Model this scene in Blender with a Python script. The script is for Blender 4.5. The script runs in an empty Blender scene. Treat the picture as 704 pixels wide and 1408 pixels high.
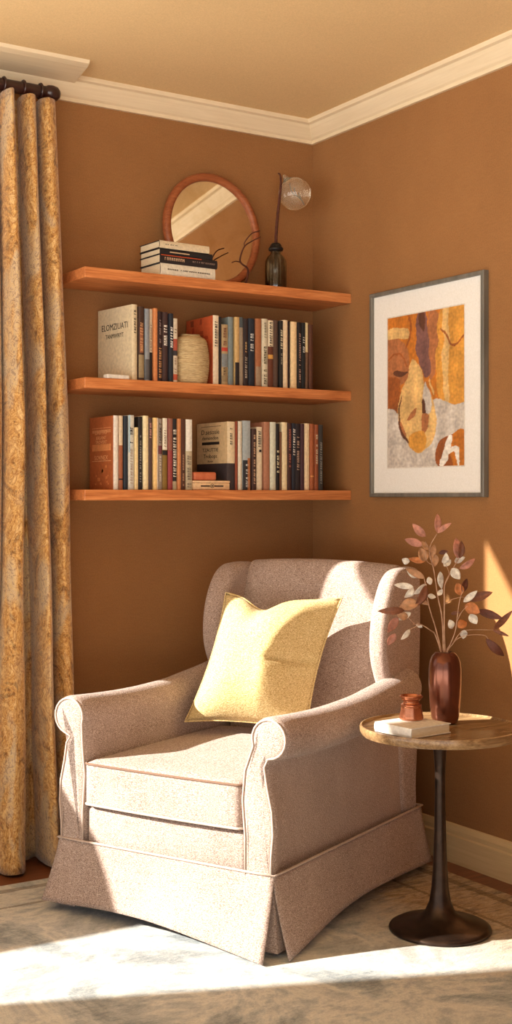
import bpy, bmesh, math, random
from mathutils import Vector, Matrix
R = math.radians; PI = math.pi
COL = bpy.context.scene.collection
rnd = random.Random(7)

# ------------------------------------------------------------------ helpers
def lin(c):
    o = []
    for v in c[:3]:
        v /= 255.0
        o.append(v/12.92 if v <= .04045 else ((v+.055)/1.055)**2.4)
    return tuple(o) + (1.0,)

def newmat(name):
    m = bpy.data.materials.new(name); m.use_nodes = True
    nt = m.node_tree; b = nt.nodes['Principled BSDF']
    return m, nt, b

def coords(nt, scale=(1, 1, 1), rot=(0, 0, 0), kind='Object'):
    tc = nt.nodes.new('ShaderNodeTexCoord'); mp = nt.nodes.new('ShaderNodeMapping')
    mp.inputs['Scale'].default_value = scale; mp.inputs['Rotation'].default_value = rot
    nt.links.new(tc.outputs[kind], mp.inputs['Vector']); return mp.outputs['Vector']

def noise(nt, vec, scale, detail=4, rough=.55, dist=0):
    n = nt.nodes.new('ShaderNodeTexNoise'); n.inputs['Scale'].default_value = scale
    n.inputs['Detail'].default_value = detail; n.inputs['Roughness'].default_value = rough
    n.inputs['Distortion'].default_value = dist
    nt.links.new(vec, n.inputs['Vector']); return n.outputs['Fac']

def ramp(nt, fac, stops):
    r = nt.nodes.new('ShaderNodeValToRGB'); e = r.color_ramp.elements
    e[0].position = stops[0][0]; e[0].color = lin(stops[0][1])
    e[1].position = stops[-1][0]; e[1].color = lin(stops[-1][1])
    for p, c in stops[1:-1]:
        x = e.new(p); x.color = lin(c)
    nt.links.new(fac, r.inputs['Fac']); return r.outputs['Color']

def mixc(nt, fac, a, b, mode='MIX'):
    m = nt.nodes.new('ShaderNodeMix'); m.data_type = 'RGBA'; m.blend_type = mode
    for sock, v in ((m.inputs[0], fac), (m.inputs[6], a), (m.inputs[7], b)):
        if hasattr(v, 'links'): nt.links.new(v, sock)
        else: sock.default_value = v
    return m.outputs[2]

def bump(nt, b, h, strength=.3, dist=.002):
    n = nt.nodes.new('ShaderNodeBump'); n.inputs['Strength'].default_value = strength
    n.inputs['Distance'].default_value = dist
    nt.links.new(h, n.inputs['Height']); nt.links.new(n.outputs['Normal'], b.inputs['Normal'])

def mottled(name, c1, c2, scale=60, rough=.8, bs=.2, bd=.001, st=(1, 1, 1), spec=.3, metal=0, detail=4):
    m, nt, b = newmat(name); v = coords(nt, st); f = noise(nt, v, scale, detail)
    nt.links.new(ramp(nt, f, [(.3, c1), (.7, c2)]), b.inputs['Base Color'])
    b.inputs['Roughness'].default_value = rough; b.inputs['Specular IOR Level'].default_value = spec
    b.inputs['Metallic'].default_value = metal
    if bs: bump(nt, b, f, bs, bd)
    return m

def wood(name, dark, mid, light, axis=0, rough=.45, scale=1.0, spec=.35):
    st = [14*scale]*3; st[axis] = 1.2*scale
    m, nt, b = newmat(name); v = coords(nt, tuple(st))
    f = noise(nt, v, 3.2, 6, .6, 1.2)
    st2 = [90*scale]*3; st2[axis] = 3*scale
    g = noise(nt, coords(nt, tuple(st2)), 3, 3)
    c = ramp(nt, f, [(.3, dark), (.5, mid), (.68, light)])
    c = mixc(nt, .35, c, ramp(nt, g, [(.35, dark), (.65, light)]))
    nt.links.new(c, b.inputs['Base Color']); b.inputs['Roughness'].default_value = rough
    b.inputs['Specular IOR Level'].default_value = spec
    bump(nt, b, g, .12, .0006); return m

def fabric(name, c1, c2, c3, weave=420, bs=.55, bd=.0012, rough=.95):
    m, nt, b = newmat(name)
    v = coords(nt, (1, 1, 2.6)); f = noise(nt, v, weave, 2, .6)
    w = noise(nt, coords(nt), weave*.3, 3, .6)
    big = noise(nt, coords(nt), 7, 3)
    c = ramp(nt, f, [(.32, c1), (.5, c2), (.68, c3)])
    c = mixc(nt, .12, c, ramp(nt, big, [(.3, c1), (.7, c3)]))
    nt.links.new(c, b.inputs['Base Color']); b.inputs['Roughness'].default_value = rough
    b.inputs['Specular IOR Level'].default_value = .12
    b.inputs['Sheen Weight'].default_value = .15; b.inputs['Sheen Roughness'].default_value = .5
    ad = nt.nodes.new('ShaderNodeMath'); ad.operation = 'ADD'
    nt.links.new(f, ad.inputs[0]); nt.links.new(w, ad.inputs[1])
    bump(nt, b, ad.outputs[0], bs, bd); return m

_pm = {}
def plain(c, rough=.6, spec=.3):
    k = (tuple(c), rough)
    if k not in _pm:
        _pm[k] = mottled('dye', tuple(max(0, v*.93) for v in c), tuple(min(255, v*1.05) for v in c), 90, rough, .08, .0005, spec=spec)
    return _pm[k]

def link(name, me, mat=None, parent=None, smooth=False):
    o = bpy.data.objects.new(name, me); COL.objects.link(o)
    if mat:
        for m in (mat if isinstance(mat, (list, tuple)) else [mat]): me.materials.append(m)
    if parent: o.parent = parent
    if smooth:
        for p in me.polygons: p.use_smooth = True
    return o

def obj(name, bm, mat=None, parent=None, smooth=False, auto=None):
    bmesh.ops.recalc_face_normals(bm, faces=bm.faces)
    if auto is not None:
        for f in bm.faces: f.smooth = True
        for e in bm.edges:
            if len(e.link_faces) == 2 and e.calc_face_angle(0) > R(auto): e.smooth = False
    me = bpy.data.meshes.new(name); bm.to_mesh(me); bm.free()
    return link(name, me, mat, parent, smooth)

def tag(o, label=None, cat=None, group=None, kind=None):
    if label: o['label'] = label
    if cat: o['category'] = cat
    if group: o['group'] = group
    if kind: o['kind'] = kind
    return o

def thing(name, label, cat, loc=(0, 0, 0), rz=0, group=None):
    o = bpy.data.objects.new(name, None); COL.objects.link(o); o.empty_display_size = .05
    o.location = loc; o.rotation_euler = (0, 0, rz)
    return tag(o, label, cat, group)

def add_box(bm, a, b, bev=0, seg=2):
    x0, y0, z0 = a; x1, y1, z1 = b
    vs = [bm.verts.new(p) for p in ((x0,y0,z0),(x1,y0,z0),(x1,y1,z0),(x0,y1,z0),(x0,y0,z1),(x1,y0,z1),(x1,y1,z1),(x0,y1,z1))]
    fs = [bm.faces.new([vs[i] for i in q]) for q in ((0,3,2,1),(4,5,6,7),(0,1,5,4),(1,2,6,5),(2,3,7,6),(3,0,4,7))]
    if bev:
        es = list({e for f in fs for e in f.edges})
        bmesh.ops.bevel(bm, geom=es, offset=bev, segments=seg, affect='EDGES', profile=.5)

def box(a, b, bev=0, seg=2):
    bm = bmesh.new(); add_box(bm, a, b, bev, seg); return bm

def add_prism(bm, pts, axis, a, b):
    """closed outline (2-D) swept along an axis from a to b"""
    def p3(p, t):
        return {'x': (t, p[0], p[1]), 'y': (p[0], t, p[1]), 'z': (p[0], p[1], t)}[axis]
    A = [bm.verts.new(p3(p, a)) for p in pts]; B = [bm.verts.new(p3(p, b)) for p in pts]
    n = len(pts)
    for i in range(n): bm.faces.new((A[i], A[(i+1) % n], B[(i+1) % n], B[i]))
    bm.faces.new(A); bm.faces.new(B[::-1])

def lathe(prof, seg=48, close=False):
    bm = bmesh.new(); rings = []
    for r, z in prof:
        if r < 1e-5: rings.append([bm.verts.new((0, 0, z))])
        else: rings.append([bm.verts.new((r*math.cos(2*PI*i/seg), r*math.sin(2*PI*i/seg), z)) for i in range(seg)])
    for a, b in zip(rings, rings[1:]):
        for i in range(seg):
            j = (i+1) % seg
            if len(a) == 1 and len(b) == 1: continue
            if len(a) == 1: bm.faces.new((a[0], b[i], b[j]))
            elif len(b) == 1: bm.faces.new((a[i], a[j], b[0]))
            else: bm.faces.new((a[i], a[j], b[j], b[i]))
    return bm

def catmull(pts, n=6, closed=False):
    P = [Vector(p) for p in pts]; out = []; m = len(P)
    rng = range(m) if closed else range(m-1)
    for i in rng:
        if closed: p0, p1, p2, p3 = P[(i-1) % m], P[i], P[(i+1) % m], P[(i+2) % m]
        else: p0, p1, p2, p3 = P[max(i-1, 0)], P[i], P[i+1], P[min(i+2, m-1)]
        for k in range(n):
            t = k/n
            out.append(.5*((2*p1)+(p2-p0)*t+(2*p0-5*p1+4*p2-p3)*t*t+(3*p1-p0-3*p2+p3)*t**3))
    if not closed: out.append(P[-1])
    return out

def add_tube(bm, path, rad, seg=8, closed=False):
    P = [Vector(p) for p in path]; n = len(P); rings = []
    rr = rad if hasattr(rad, '__len__') else [rad]*n
    prev = None
    for i in range(n):
        if closed: t = P[(i+1) % n]-P[i-1]
        else: t = P[min(i+1, n-1)]-P[max(i-1, 0)]
        t.normalize()
        if prev is None:
            u = t.cross(Vector((0, 0, 1)))
            if u.length < .05: u = t.cross(Vector((1, 0, 0)))
        else: u = prev-t*prev.dot(t)
        u.normalize(); prev = u; w = t.cross(u)
        rings.append([bm.verts.new(P[i]+(u*math.cos(2*PI*k/seg)+w*math.sin(2*PI*k/seg))*rr[i]) for k in range(seg)])
    pairs = list(zip(rings, rings[1:]))
    if closed: pairs.append((rings[-1], rings[0]))
    for a, b in pairs:
        for k in range(seg): bm.faces.new((a[k], a[(k+1) % seg], b[(k+1) % seg], b[k]))
    if not closed:
        bm.faces.new(rings[0][::-1]); bm.faces.new(rings[-1])

def tube(path, rad, seg=8, closed=False):
    bm = bmesh.new(); add_tube(bm, path, rad, seg, closed); return bm

def inset2(pts, d):
    n = len(pts); out = []
    area = sum(pts[i][0]*pts[(i+1) % n][1]-pts[(i+1) % n][0]*pts[i][1] for i in range(n))
    s = 1 if area > 0 else -1
    for i in range(n):
        a = Vector(pts[i-1]); b = Vector(pts[(i+1) % n]); t = (b-a)
        if t.length < 1e-9: out.append(pts[i]); continue
        t.normalize(); out.append((pts[i][0]-t.y*d*s, pts[i][1]+t.x*d*s))
    return out

def plate(pts, axis, a, b, ra, rb, k=5, offs=None):
    """outline swept from a to b with its two rims rounded by ra and rb; offs(t,(u,v)) bends it"""
    bm = bmesh.new(); st = []
    sgn = 1 if b > a else -1
    for i in range(k+1):
        th = PI/2*i/k; st.append((a+sgn*ra*(1-math.sin(th)), ra*(1-math.cos(th)))) if False else st.append((a+sgn*ra*(1-math.cos(th)), ra*(1-math.sin(th))))
    L = 10
    for i in range(1, L): st.append((a+sgn*ra+(b-a-sgn*(ra+rb))*i/L, 0))
    for i in range(k+1):
        th = PI/2*(1-i/k); st.append((b-sgn*rb*(1-math.cos(th)), rb*(1-math.sin(th))))
    rings = []
    for t, ins in st:
        q = inset2(pts, ins) if ins > 1e-6 else pts
        r = []
        for p in q:
            u, v = (p[0], p[1]); tt = t
            if offs: u, v, tt = offs(t, u, v)
            r.append(bm.verts.new({'x': (tt, u, v), 'y': (u, tt, v), 'z': (u, v, tt)}[axis]))
        rings.append(r)
    n = len(pts)
    for A, B in zip(rings, rings[1:]):
        for i in range(n): bm.faces.new((A[i], A[(i+1) % n], B[(i+1) % n], B[i]))
    bm.faces.new(rings[0][::-1]); bm.faces.new(rings[-1])
    bmesh.ops.triangulate(bm, faces=[f for f in bm.faces if len(f.verts) > 4])
    return bm

def rbox(sx, sy, sz, r, n=10, fn=None):
    """soft box centred at origin, half sizes sx, sy, sz"""
    bm = bmesh.new(); bmesh.ops.create_cube(bm, size=2)
    bmesh.ops.subdivide_edges(bm, edges=bm.edges[:], cuts=n, use_grid_fill=True)
    for v in bm.verts:
        q = []
        for c, s in zip(v.co, (sx, sy, sz)):
            t = abs(c); t = t**.75 if t < 1 else 1
            q.append(math.copysign(t*s, c))
        q = Vector(q); inner = Vector([max(-(s-r), min(s-r, c)) for c, s in zip(q, (sx, sy, sz))])
        d = q-inner
        if d.length > 1e-9:
            m = max(abs(c) for c in d); d = d.normalized()*m
        v.co = inner+d
        if fn: v.co = Vector(fn(*v.co))
    return bm

# ------------------------------------------------------------------ materials
M = {}
def wallmat(name, c1, c2):
    m, nt, b = newmat(name); v = coords(nt)
    big = noise(nt, v, 1.6, 5, .6); fine = noise(nt, v, 220, 3, .7)
    streak = noise(nt, coords(nt, (1, 1, 5)), 26, 4)
    c = ramp(nt, big, [(.3, c1), (.7, c2)])
    c = mixc(nt, .22, c, ramp(nt, streak, [(.3, c1), (.7, c2)]))
    c = mixc(nt, .25, c, ramp(nt, fine, [(.3, tuple(v*.8 for v in c1)), (.7, tuple(v*1.1 for v in c2))]))
    nt.links.new(c, b.inputs['Base Color']); b.inputs['Roughness'].default_value = .85
    b.inputs['Specular IOR Level'].default_value = .15
    ad = nt.nodes.new('ShaderNodeMath'); ad.operation = 'ADD'
    nt.links.new(fine, ad.inputs[0]); nt.links.new(streak, ad.inputs[1])
    bump(nt, b, ad.outputs[0], .25, .0012); return m
M['wall'] = wallmat('brown_plaster', (136, 95, 57), (161, 115, 71))
M['ceil'] = wallmat('tan_ceiling_paint', (222, 192, 142), (230, 200, 150))
M['trim'] = wood('cream_painted_trim', (218, 198, 162), (226, 207, 172), (232, 214, 180), 0, .55, .6)
M['trimy'] = wood('cream_painted_trim_long', (218, 198, 162), (226, 207, 172), (232, 214, 180), 1, .55, .6)
M['base'] = wood('cream_skirting_paint', (206, 178, 130), (214, 188, 140), (222, 196, 150), 1, .5, .6)
M['shelf'] = wood('orange_cherry_wood', (158, 88, 46), (200, 122, 68), (226, 156, 98), 0, .38)
M['floor'] = wood('reddish_floor_boards', (92, 52, 32), (122, 72, 44), (148, 92, 58), 0, .35)
M['rug'] = None
M['linen'] = fabric('pinkish_beige_weave', (112, 92, 82), (162, 141, 129), (206, 187, 175), 230, .7, .002)
M['piping'] = fabric('pinkish_beige_piping', (160, 138, 124), (186, 166, 152), (206, 188, 174), 700, .3)
M['seam'] = fabric('brown_seam_shadow_cord', (96, 72, 58), (116, 90, 74), (136, 108, 90), 700, .3)  # dark cord colour stands in for the shaded seam groove
M['pillow'] = fabric('butter_yellow_linen', (150, 124, 72), (198, 174, 118), (228, 208, 160), 200, .7, .002)
M['legwood'] = wood('dark_leg_wood', (42, 24, 14), (58, 34, 20), (72, 44, 26), 2)
M['bronze'] = mottled('dark_bronze_metal', (46, 36, 30), (70, 54, 44), 30, .34, .06, .0005, metal=.75, spec=.5)
M['rod'] = mottled('dark_brown_lacquered_rod', (36, 16, 14), (60, 30, 24), 24, .28, .1, .001, spec=.6)
M['tabletop'] = wood('brown_oak_top', (98, 72, 46), (140, 108, 72), (176, 144, 102), 0, .25, 1.0, .6)
M['copper'] = mottled('copper_glaze', (96, 54, 40), (138, 84, 60), 8, .2, .02, .0005, metal=.7, spec=.7)
M['jar'] = mottled('polished_copper', (164, 98, 68), (206, 138, 102), 20, .22, .03, .0005, metal=.8, spec=.6)
M['frame'] = mottled('pewter_frame', (104, 102, 94), (132, 128, 118), 40, .4, .05, .0005, (1, 1, .1), metal=.3)
M['mat'] = mottled('white_mat_board', (226, 224, 216), (236, 234, 228), 200, .9, .15, .0006)
M['mirwood'] = wood('red_brown_mirror_wood', (120, 62, 34), (150, 84, 48), (172, 102, 62), 0, .4)
M['twig'] = mottled('dark_twig_bark', (62, 32, 24), (96, 54, 38), 60, .8, .4, .001)
M['straw'] = mottled('straw_coil', (156, 132, 92), (206, 184, 140), 60, .9, .4, .0015, (1, 1, 6))
M['page'] = mottled('paper_pages', (206, 190, 156), (228, 214, 184), 50, .9, .3, .0006, (8, 1, 1))
M['ink'] = plain((40, 32, 28), .8)
m, nt, b = newmat('mirror_glass'); b.inputs['Metallic'].default_value = 1; b.inputs['Roughness'].default_value = .03
b.inputs['Base Color'].default_value = (.9, .88, .84, 1)
v = coords(nt); f = noise(nt, v, 9, 5, .6, .8); nt.links.new(ramp(nt, f, [(.3, (226, 214, 190)), (.6, (242, 236, 224))]), b.inputs['Base Color'])
M['mirror'] = m
def glass(name, col, rough=.02, ior=1.45, trans=1.0):
    m, nt, b = newmat(name); b.inputs['Transmission Weight'].default_value = trans; b.inputs['Coat Weight'].default_value = .5
    f = noise(nt, coords(nt), 14, 3); nt.links.new(ramp(nt, f, [(.3, tuple(c*.96 for c in col)), (.7, col)]), b.inputs['Base Color'])
    b.inputs['Roughness'].default_value = rough; b.inputs['IOR'].default_value = ior
    bump(nt, b, f, .12, .002); return m
M['bottle'] = glass('smoked_green_glass', (176, 178, 168), .05)
M['bulb'] = glass('clear_glass', (252, 242, 218), .05, 1.3, .9)
M['bulb'].node_tree.nodes['Principled BSDF'].inputs['Specular IOR Level'].default_value = .9

# ------------------------------------------------------------------ the room
H = 2.62; XL = -5.2; YF = -4.9
struct = lambda name, bm, m, auto=None: tag(obj(name, bm, m, auto=auto), kind='structure')
struct('floor', box((XL-.1, YF, -.1), (.1, .1, 0)), M['floor'])
struct('ceiling', box((XL-.1, YF, H), (.1, .1, H+.1)), M['ceil'])
struct('wall_right', box((0, YF, 0), (.1, .1, H)), M['wall'])
# back wall with unseen window openings left of the frame, stepped to shape the sunlight
ops = [(-4.78, -3.80, .10, 2.44), (-3.80, -2.42, 1.12, 2.44), (-2.42, -1.74, .92, 2.00)]
bm = bmesh.new(); xe = XL-.1
for a, c, z, head in ops:
    if a > xe+.01: add_box(bm, (xe, 0, 0), (a, .06, H))
    xe = c
    if z == 1.12:   # low opening added so floor bounce brightens the back wall
        add_box(bm, (a, 0, 0), (a+.1, .06, z)); add_box(bm, (a+.1, 0, 0), (c, .06, .06)); add_box(bm, (a+.1, 0, .48), (c, .06, z))
    else: add_box(bm, (a, 0, 0), (c, .06, z))
    add_box(bm, (a, 0, head), (c, .06, H))
add_box(bm, (xe, 0, 0), (0, .06, H))
struct('wall_back', bm, M['wall'])
struct('wall_front', box((-1.7, YF-.1, 0), (0, YF, H)), M['wall'])  # partial unseen wall, added to keep front light off the chair side
struct('wall_left', (lambda q: (add_box(q, (XL-.1, -.3, 0), (XL, 0, H)), add_box(q, (XL-.1, YF, 2.45), (XL, -.3, H)), add_box(q, (XL-.1, YF, 0), (XL, YF+.3, 2.45)), q)[-1])(bmesh.new()), M['wall'])  # unseen; opening widened for more side light on the back wall
for i, (a, c, z, head) in enumerate(ops):
    struct('window_%d' % (i+1), box((a+.001, -.02, z), (c-.001, .058, z+.012)), M['trim'])
# crown moulding: profile in (distance from wall, z)
prof = [(0, 2.545), (.012, 2.545), (.014, 2.556), (.022, 2.562), (.046, 2.592), (.052, 2.602), (.064, 2.606), (.066, H), (0, H)]
bm = bmesh.new(); A = [bm.verts.new((XL, -d, z)) for d, z in prof]; Bv = [bm.verts.new((-d, -d, z)) for d, z in prof]
for i in range(len(prof)): j = (i+1) % len(prof); bm.faces.new((A[i], A[j], Bv[j], Bv[i]))
bm.faces.new(A[::-1]); struct('trim_1', bm, M['trim'])
bm = bmesh.new(); A = [bm.verts.new((-d, -d, z)) for d, z in prof]; Bv = [bm.verts.new((-d, YF, z)) for d, z in prof]
for i in range(len(prof)): j = (i+1) % len(prof); bm.faces.new((A[i], A[j], Bv[j], Bv[i]))
bm.faces.new(Bv); struct('trim_2', bm, M['trimy'])
# deeper boxed cornice over the curtain
bm = bmesh.new(); pr = [(-.05, 2.596), (-.10, 2.600), (-.19, 2.604), (-.215, 2.610), (-.222, H), (-.05, H)]
A = [bm.verts.new((XL, y, z)) for y, z in pr]
Bv = [bm.verts.new((-1.035+.03*(1-abs(y)/.222), y, z)) for y, z in pr]
for i in range(len(pr)): j = (i+1) % len(pr); bm.faces.new((A[i], A[j], Bv[j], Bv[i]))
bm.faces.new(A[::-1]); bm.faces.new(Bv); struct('trim_3', bm, M['trim'])
# skirting
bp = [(0, 0), (.018, 0), (.018, .088), (.013, .094), (.013, .108), (.006, .124), (0, .126)]
bm = bmesh.new(); add_prism(bm, [(-d, z) for d, z in bp], 'y', YF, 0); struct('baseboard_right', bm, M['base'])
bm = bmesh.new(); add_prism(bm, [(-d, z) for d, z in bp], 'x', -2.40, -.018); struct('baseboard_back', bm, M['base'])

# ------------------------------------------------------------------ rug
m, nt, b = newmat('distressed_rug_wool')
tc = nt.nodes.new('ShaderNodeTexCoord'); sx = nt.nodes.new('ShaderNodeSeparateXYZ'); nt.links.new(tc.outputs['Object'], sx.inputs[0])
v = coords(nt); v2 = coords(nt, (1, 3.4, 1), (0, 0, R(32)))
n1 = noise(nt, v, 3.2, 8, .68, .6); n2 = noise(nt, v2, 22, 6, .75); n3 = noise(nt, coords(nt, (1, 4, 1), (0, 0, R(-20))), 9, 6, .7, 1.0)
n4 = noise(nt, v2, 150, 3, .8)
grey = ramp(nt, n1, [(.38, (118, 138, 152)), (.45, (178, 192, 200)), (.51, (232, 234, 228)), (.57, (184, 194, 200)), (.66, (138, 154, 164))])
gold = ramp(nt, n3, [(.37, (92, 66, 38)), (.46, (156, 122, 78)), (.54, (198, 168, 122)), (.66, (116, 86, 52))])
def mth(op, a, b_=None):
    q = nt.nodes.new('ShaderNodeMath'); q.operation = op
    for s, val in zip(q.inputs, (a, b_)):
        if val is None: continue
        if hasattr(val, 'links'): nt.links.new(val, s)
        else: s.default_value = val
    return q.outputs[0]
# the warm field runs along the right-hand side of the rug, greyer towards the left
k = mth('ADD', mth('MULTIPLY', sx.outputs[0], 2.6), mth('MULTIPLY', n1, 1.6))
k = mth('ADD', k, mth('MULTIPLY', sx.outputs[1], .5)); k = mth('ADD', k, 1.7)
k.node.use_clamp = True
c = mixc(nt, k, grey, gold)
c = mixc(nt, mth('MULTIPLY', n2, .45), c, ramp(nt, n2, [(.35, (120, 114, 106)), (.5, (198, 194, 184)), (.65, (240, 236, 226))]))
c = mixc(nt, .25, c, ramp(nt, n4, [(.35, (110, 98, 80)), (.65, (230, 220, 198))]))
# border bands
dx = mth('SUBTRACT', -.11, sx.outputs[0]); dy = mth('SUBTRACT', -.30, sx.outputs[1]); dd = mth('MINIMUM', dx, dy)
ddn = mth('ADD', dd, mth('MULTIPLY', mth('SUBTRACT', n2, .5), .03))
band = mth('MULTIPLY', mth('GREATER_THAN', ddn, .045), mth('LESS_THAN', ddn, .075))
band2 = mth('MULTIPLY', mth('GREATER_THAN', ddn, .2), mth('LESS_THAN', ddn, .215))
c = mixc(nt, mth('MULTIPLY', mth('ADD', band, band2), .5), c, lin((92, 74, 54)))
nt.links.new(c, b.inputs['Base Color']); b.inputs['Roughness'].default_value = .97; b.inputs['Specular IOR Level'].default_value = .08
bump(nt, b, mth('ADD', n2, n4), .7, .003)
rug = tag(obj('rug', box((-3.4, -3.6, 0), (-.11, -.30, .009), .003), m), 'distressed grey and gold area rug on the wooden floor under the armchair', 'rug')

# ------------------------------------------------------------------ shelves
SY = -.248; SX = -1.065
for zt, nm in ((1.943, 'topmost'), (1.586, 'middle'), (1.223, 'lowest')):
    lab = {'topmost': 'topmost orange wooden wall shelf, carrying the round mirror',
           'middle': 'middle orange wooden wall shelf, carrying books and the woven pot',
           'lowest': 'lowest orange wooden wall shelf, just above the armchair'}[nm]
    o = obj('wall_shelf', box((SX, SY, zt-.035), (-.0005, -.0005, zt), .0015, 1), M['shelf'])
    tag(o, lab, 'shelf', 'floating wooden shelves')

# ------------------------------------------------------------------ curtain and rod
m, nt, b = newmat('gold_brocade')
v = coords(nt, (1.3, .7, .6)); w1 = noise(nt, v, 11, 3, .5, 4.5); w2 = noise(nt, coords(nt, (1.2, .7, .8)), 34, 3, .6, 5.0)
big = noise(nt, coords(nt, (1, .7, .35)), 9, 2, .5, .8)
c = ramp(nt, w1, [(.36, (104, 66, 26)), (.43, (170, 118, 54)), (.5, (204, 158, 88)), (.55, (150, 98, 44)), (.64, (214, 176, 116))])
c = mixc(nt, ramp(nt, big, [(.50, (0, 0, 0)), (.58, (235, 235, 235))]), c, ramp(nt, w2, [(.40, (150, 140, 120)), (.5, (200, 190, 168)), (.6, (166, 142, 106))]))
c = mixc(nt, .35, c, ramp(nt, w2, [(.42, (150, 100, 46)), (.5, (200, 150, 80)), (.57, (232, 198, 134))]))
nt.links.new(c, b.inputs['Base Color']); b.inputs['Roughness'].default_value = .62; b.inputs['Specular IOR Level'].default_value = .3
b.inputs['Sheen Weight'].default_value = .3
bump(nt, b, w2, .5, .003); M['brocade'] = m
# folds: (left, right) edges at top, middle and hem, in steps of 2.5 mm from x = -1.315; depth of the fold
folds = [((-95,-76),(-100,-80),(-108,-84),.09), ((-70,-50),(-74,-54),(-80,-56),.10), ((-45,-24),(-49,-28),(-52,-34),.10), ((-19,2),(-24,6),(-30,-2),.085),
         ((6,16),(9,25),(-4,30),.16), ((33,49),(46,57),(58,72),.15), ((59,78),(70,90),(83,104),.125)]
def q3(v, t):
    a, m_, b_ = v; return a+(m_-a)*t/.42 if t < .42 else m_+(b_-m_)*(t-.42)/.58
bm = bmesh.new(); NZ = 70; rows = []
ZT, ZB = 2.496, .008
for iz in range(NZ+1):
    t = iz/NZ; z = ZT+(ZB-ZT)*t; ctl = []
    sw = min(1, .35+t*1.6)
    for k, (tp, md, bt_, dep) in enumerate(folds):
        l_ = -1.315+.0025*q3((tp[0], md[0], bt_[0]), t); r_ = -1.315+.0025*q3((tp[1], md[1], bt_[1]), t); w_ = r_-l_
        d_ = dep*(.55+.45*sw)*(1+.08*math.sin(k*2.1+t*4)); sk = .12*math.sin(k*1.7+t*3)
        yb = -.068
        ctl += [(l_+w_*.16, yb), (l_+w_*.02, yb-d_*.30), (l_, yb-d_*.72), (l_+w_*(.25+sk*.5), yb-d_*(.98)), (l_+w_*(.6+sk), yb-d_*(1.0+.04*math.sin(t*9+k))), (l_+w_*.95, yb-d_*.80), (r_, yb-d_*.42), (r_-w_*.10, yb)]
        if k < len(folds)-1:
            nl = -1.315+.0025*q3(tuple(q[0] for q in folds[k+1][:3]), t)
            if nl-r_ > .03: ctl += [(r_+(nl-r_)*.3, yb-.012), (r_+(nl-r_)*.65, yb-.010)]
            else: ctl += [(r_+(nl-r_)*.3, yb+.002), (r_+(nl-r_)*.65, yb+.001)]
    pts = catmull(ctl, 4)
    rows.append([bm.verts.new((p.x+.003*math.sin(t*17+p.x*40)*t, min(-.06, p.y), z+(.005*abs(math.sin(p.x*50)) if iz == NZ else 0))) for p in pts])
for A, B_ in zip(rows, rows[1:]):
    for i in range(len(A)-1): bm.faces.new((A[i], A[i+1], B_[i+1], B_[i]))
cur = obj('curtain', bm, M['brocade'], smooth=True)
so = cur.modifiers.new('thick', 'SOLIDIFY'); so.thickness = .0025; so.offset = 0
tag(cur, 'long gold brocade curtain in deep folds hanging left of the shelves', 'curtain')
rod = thing('curtain_rod', 'dark brown curtain rod with a rounded end under the ceiling trim', 'curtain rod', (0, -.118, 2.524))
obj('pole', tube([(-2.6, 0, 0), (-1.13, 0, 0)], .020, 20), M['rod'], rod, auto=40)
bm = lathe([(0, -.032), (.014, -.030), (.023, -.02), (.026, -.005), (.024, .012), (.0185, .02), (.0185, .03), (.0, .03)], 24)
bmesh.ops.rotate(bm, verts=bm.verts, matrix=Matrix.Rotation(R(-90), 3, 'Y')); bmesh.ops.translate(bm, verts=bm.verts, vec=(-1.128, 0, 0))
obj('finial', bm, M['rod'], rod, smooth=True)
for i in range(12):
    x = -1.165-i*.062
    ring = obj('ring', tube([(x+.003*math.sin(i*2), .0235*math.cos(a), .0235*math.sin(a)) for a in [2*PI*q/20 for q in range(20)]], .0042, 8, True), M['rod'], rod, smooth=True)

# ------------------------------------------------------------------ books
def bars(bm, x0, x1, z0, z1, y, n, seed, vert=True):
    """illegible lettering: a run of small letter-like strokes on the plane y"""
    r = random.Random(seed); L = (z1-z0) if vert else (x1-x0); st = L/n
    for i in range(n):
        if r.random() < .1: continue
        k = r.choice((1, 2, 3))
        if vert:
            za = z0+i*st+st*.12; zb = z0+(i+1)*st-st*.18; w = x1-x0
            add_box(bm, (x0, y-.0003, za), (x1, y, za+(zb-za)*.32))
            if k > 1: add_box(bm, (x0, y-.0003, zb-(zb-za)*.3), (x1, y, zb))
            if k > 2: add_box(bm, (x0+w*.3*r.random(), y-.0003, za+(zb-za)*.32), (x0+w*.35+w*.3*r.random(), y, zb-(zb-za)*.3))
            else: add_box(bm, (x0, y-.0003, za+(zb-za)*.32), (x0+w*.3, y, zb-(zb-za)*.3))
        else:
            xa = x0+i*st+st*.12; xb = x0+(i+1)*st-st*.18; h_ = z1-z0
            add_box(bm, (xa, y-.0003, z0), (xa+(xb-xa)*.32, y, z1))
            if k > 1: add_box(bm, (xa+(xb-xa)*.32, y-.0003, z1-h_*.28), (xb, y, z1))
            if k > 2: add_box(bm, (xb-(xb-xa)*.3, y-.0003, z0), (xb, y, z1-h_*.28))
            else: add_box(bm, (xa+(xb-xa)*.32, y-.0003, z0), (xb, y, z0+h_*.25))

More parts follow.
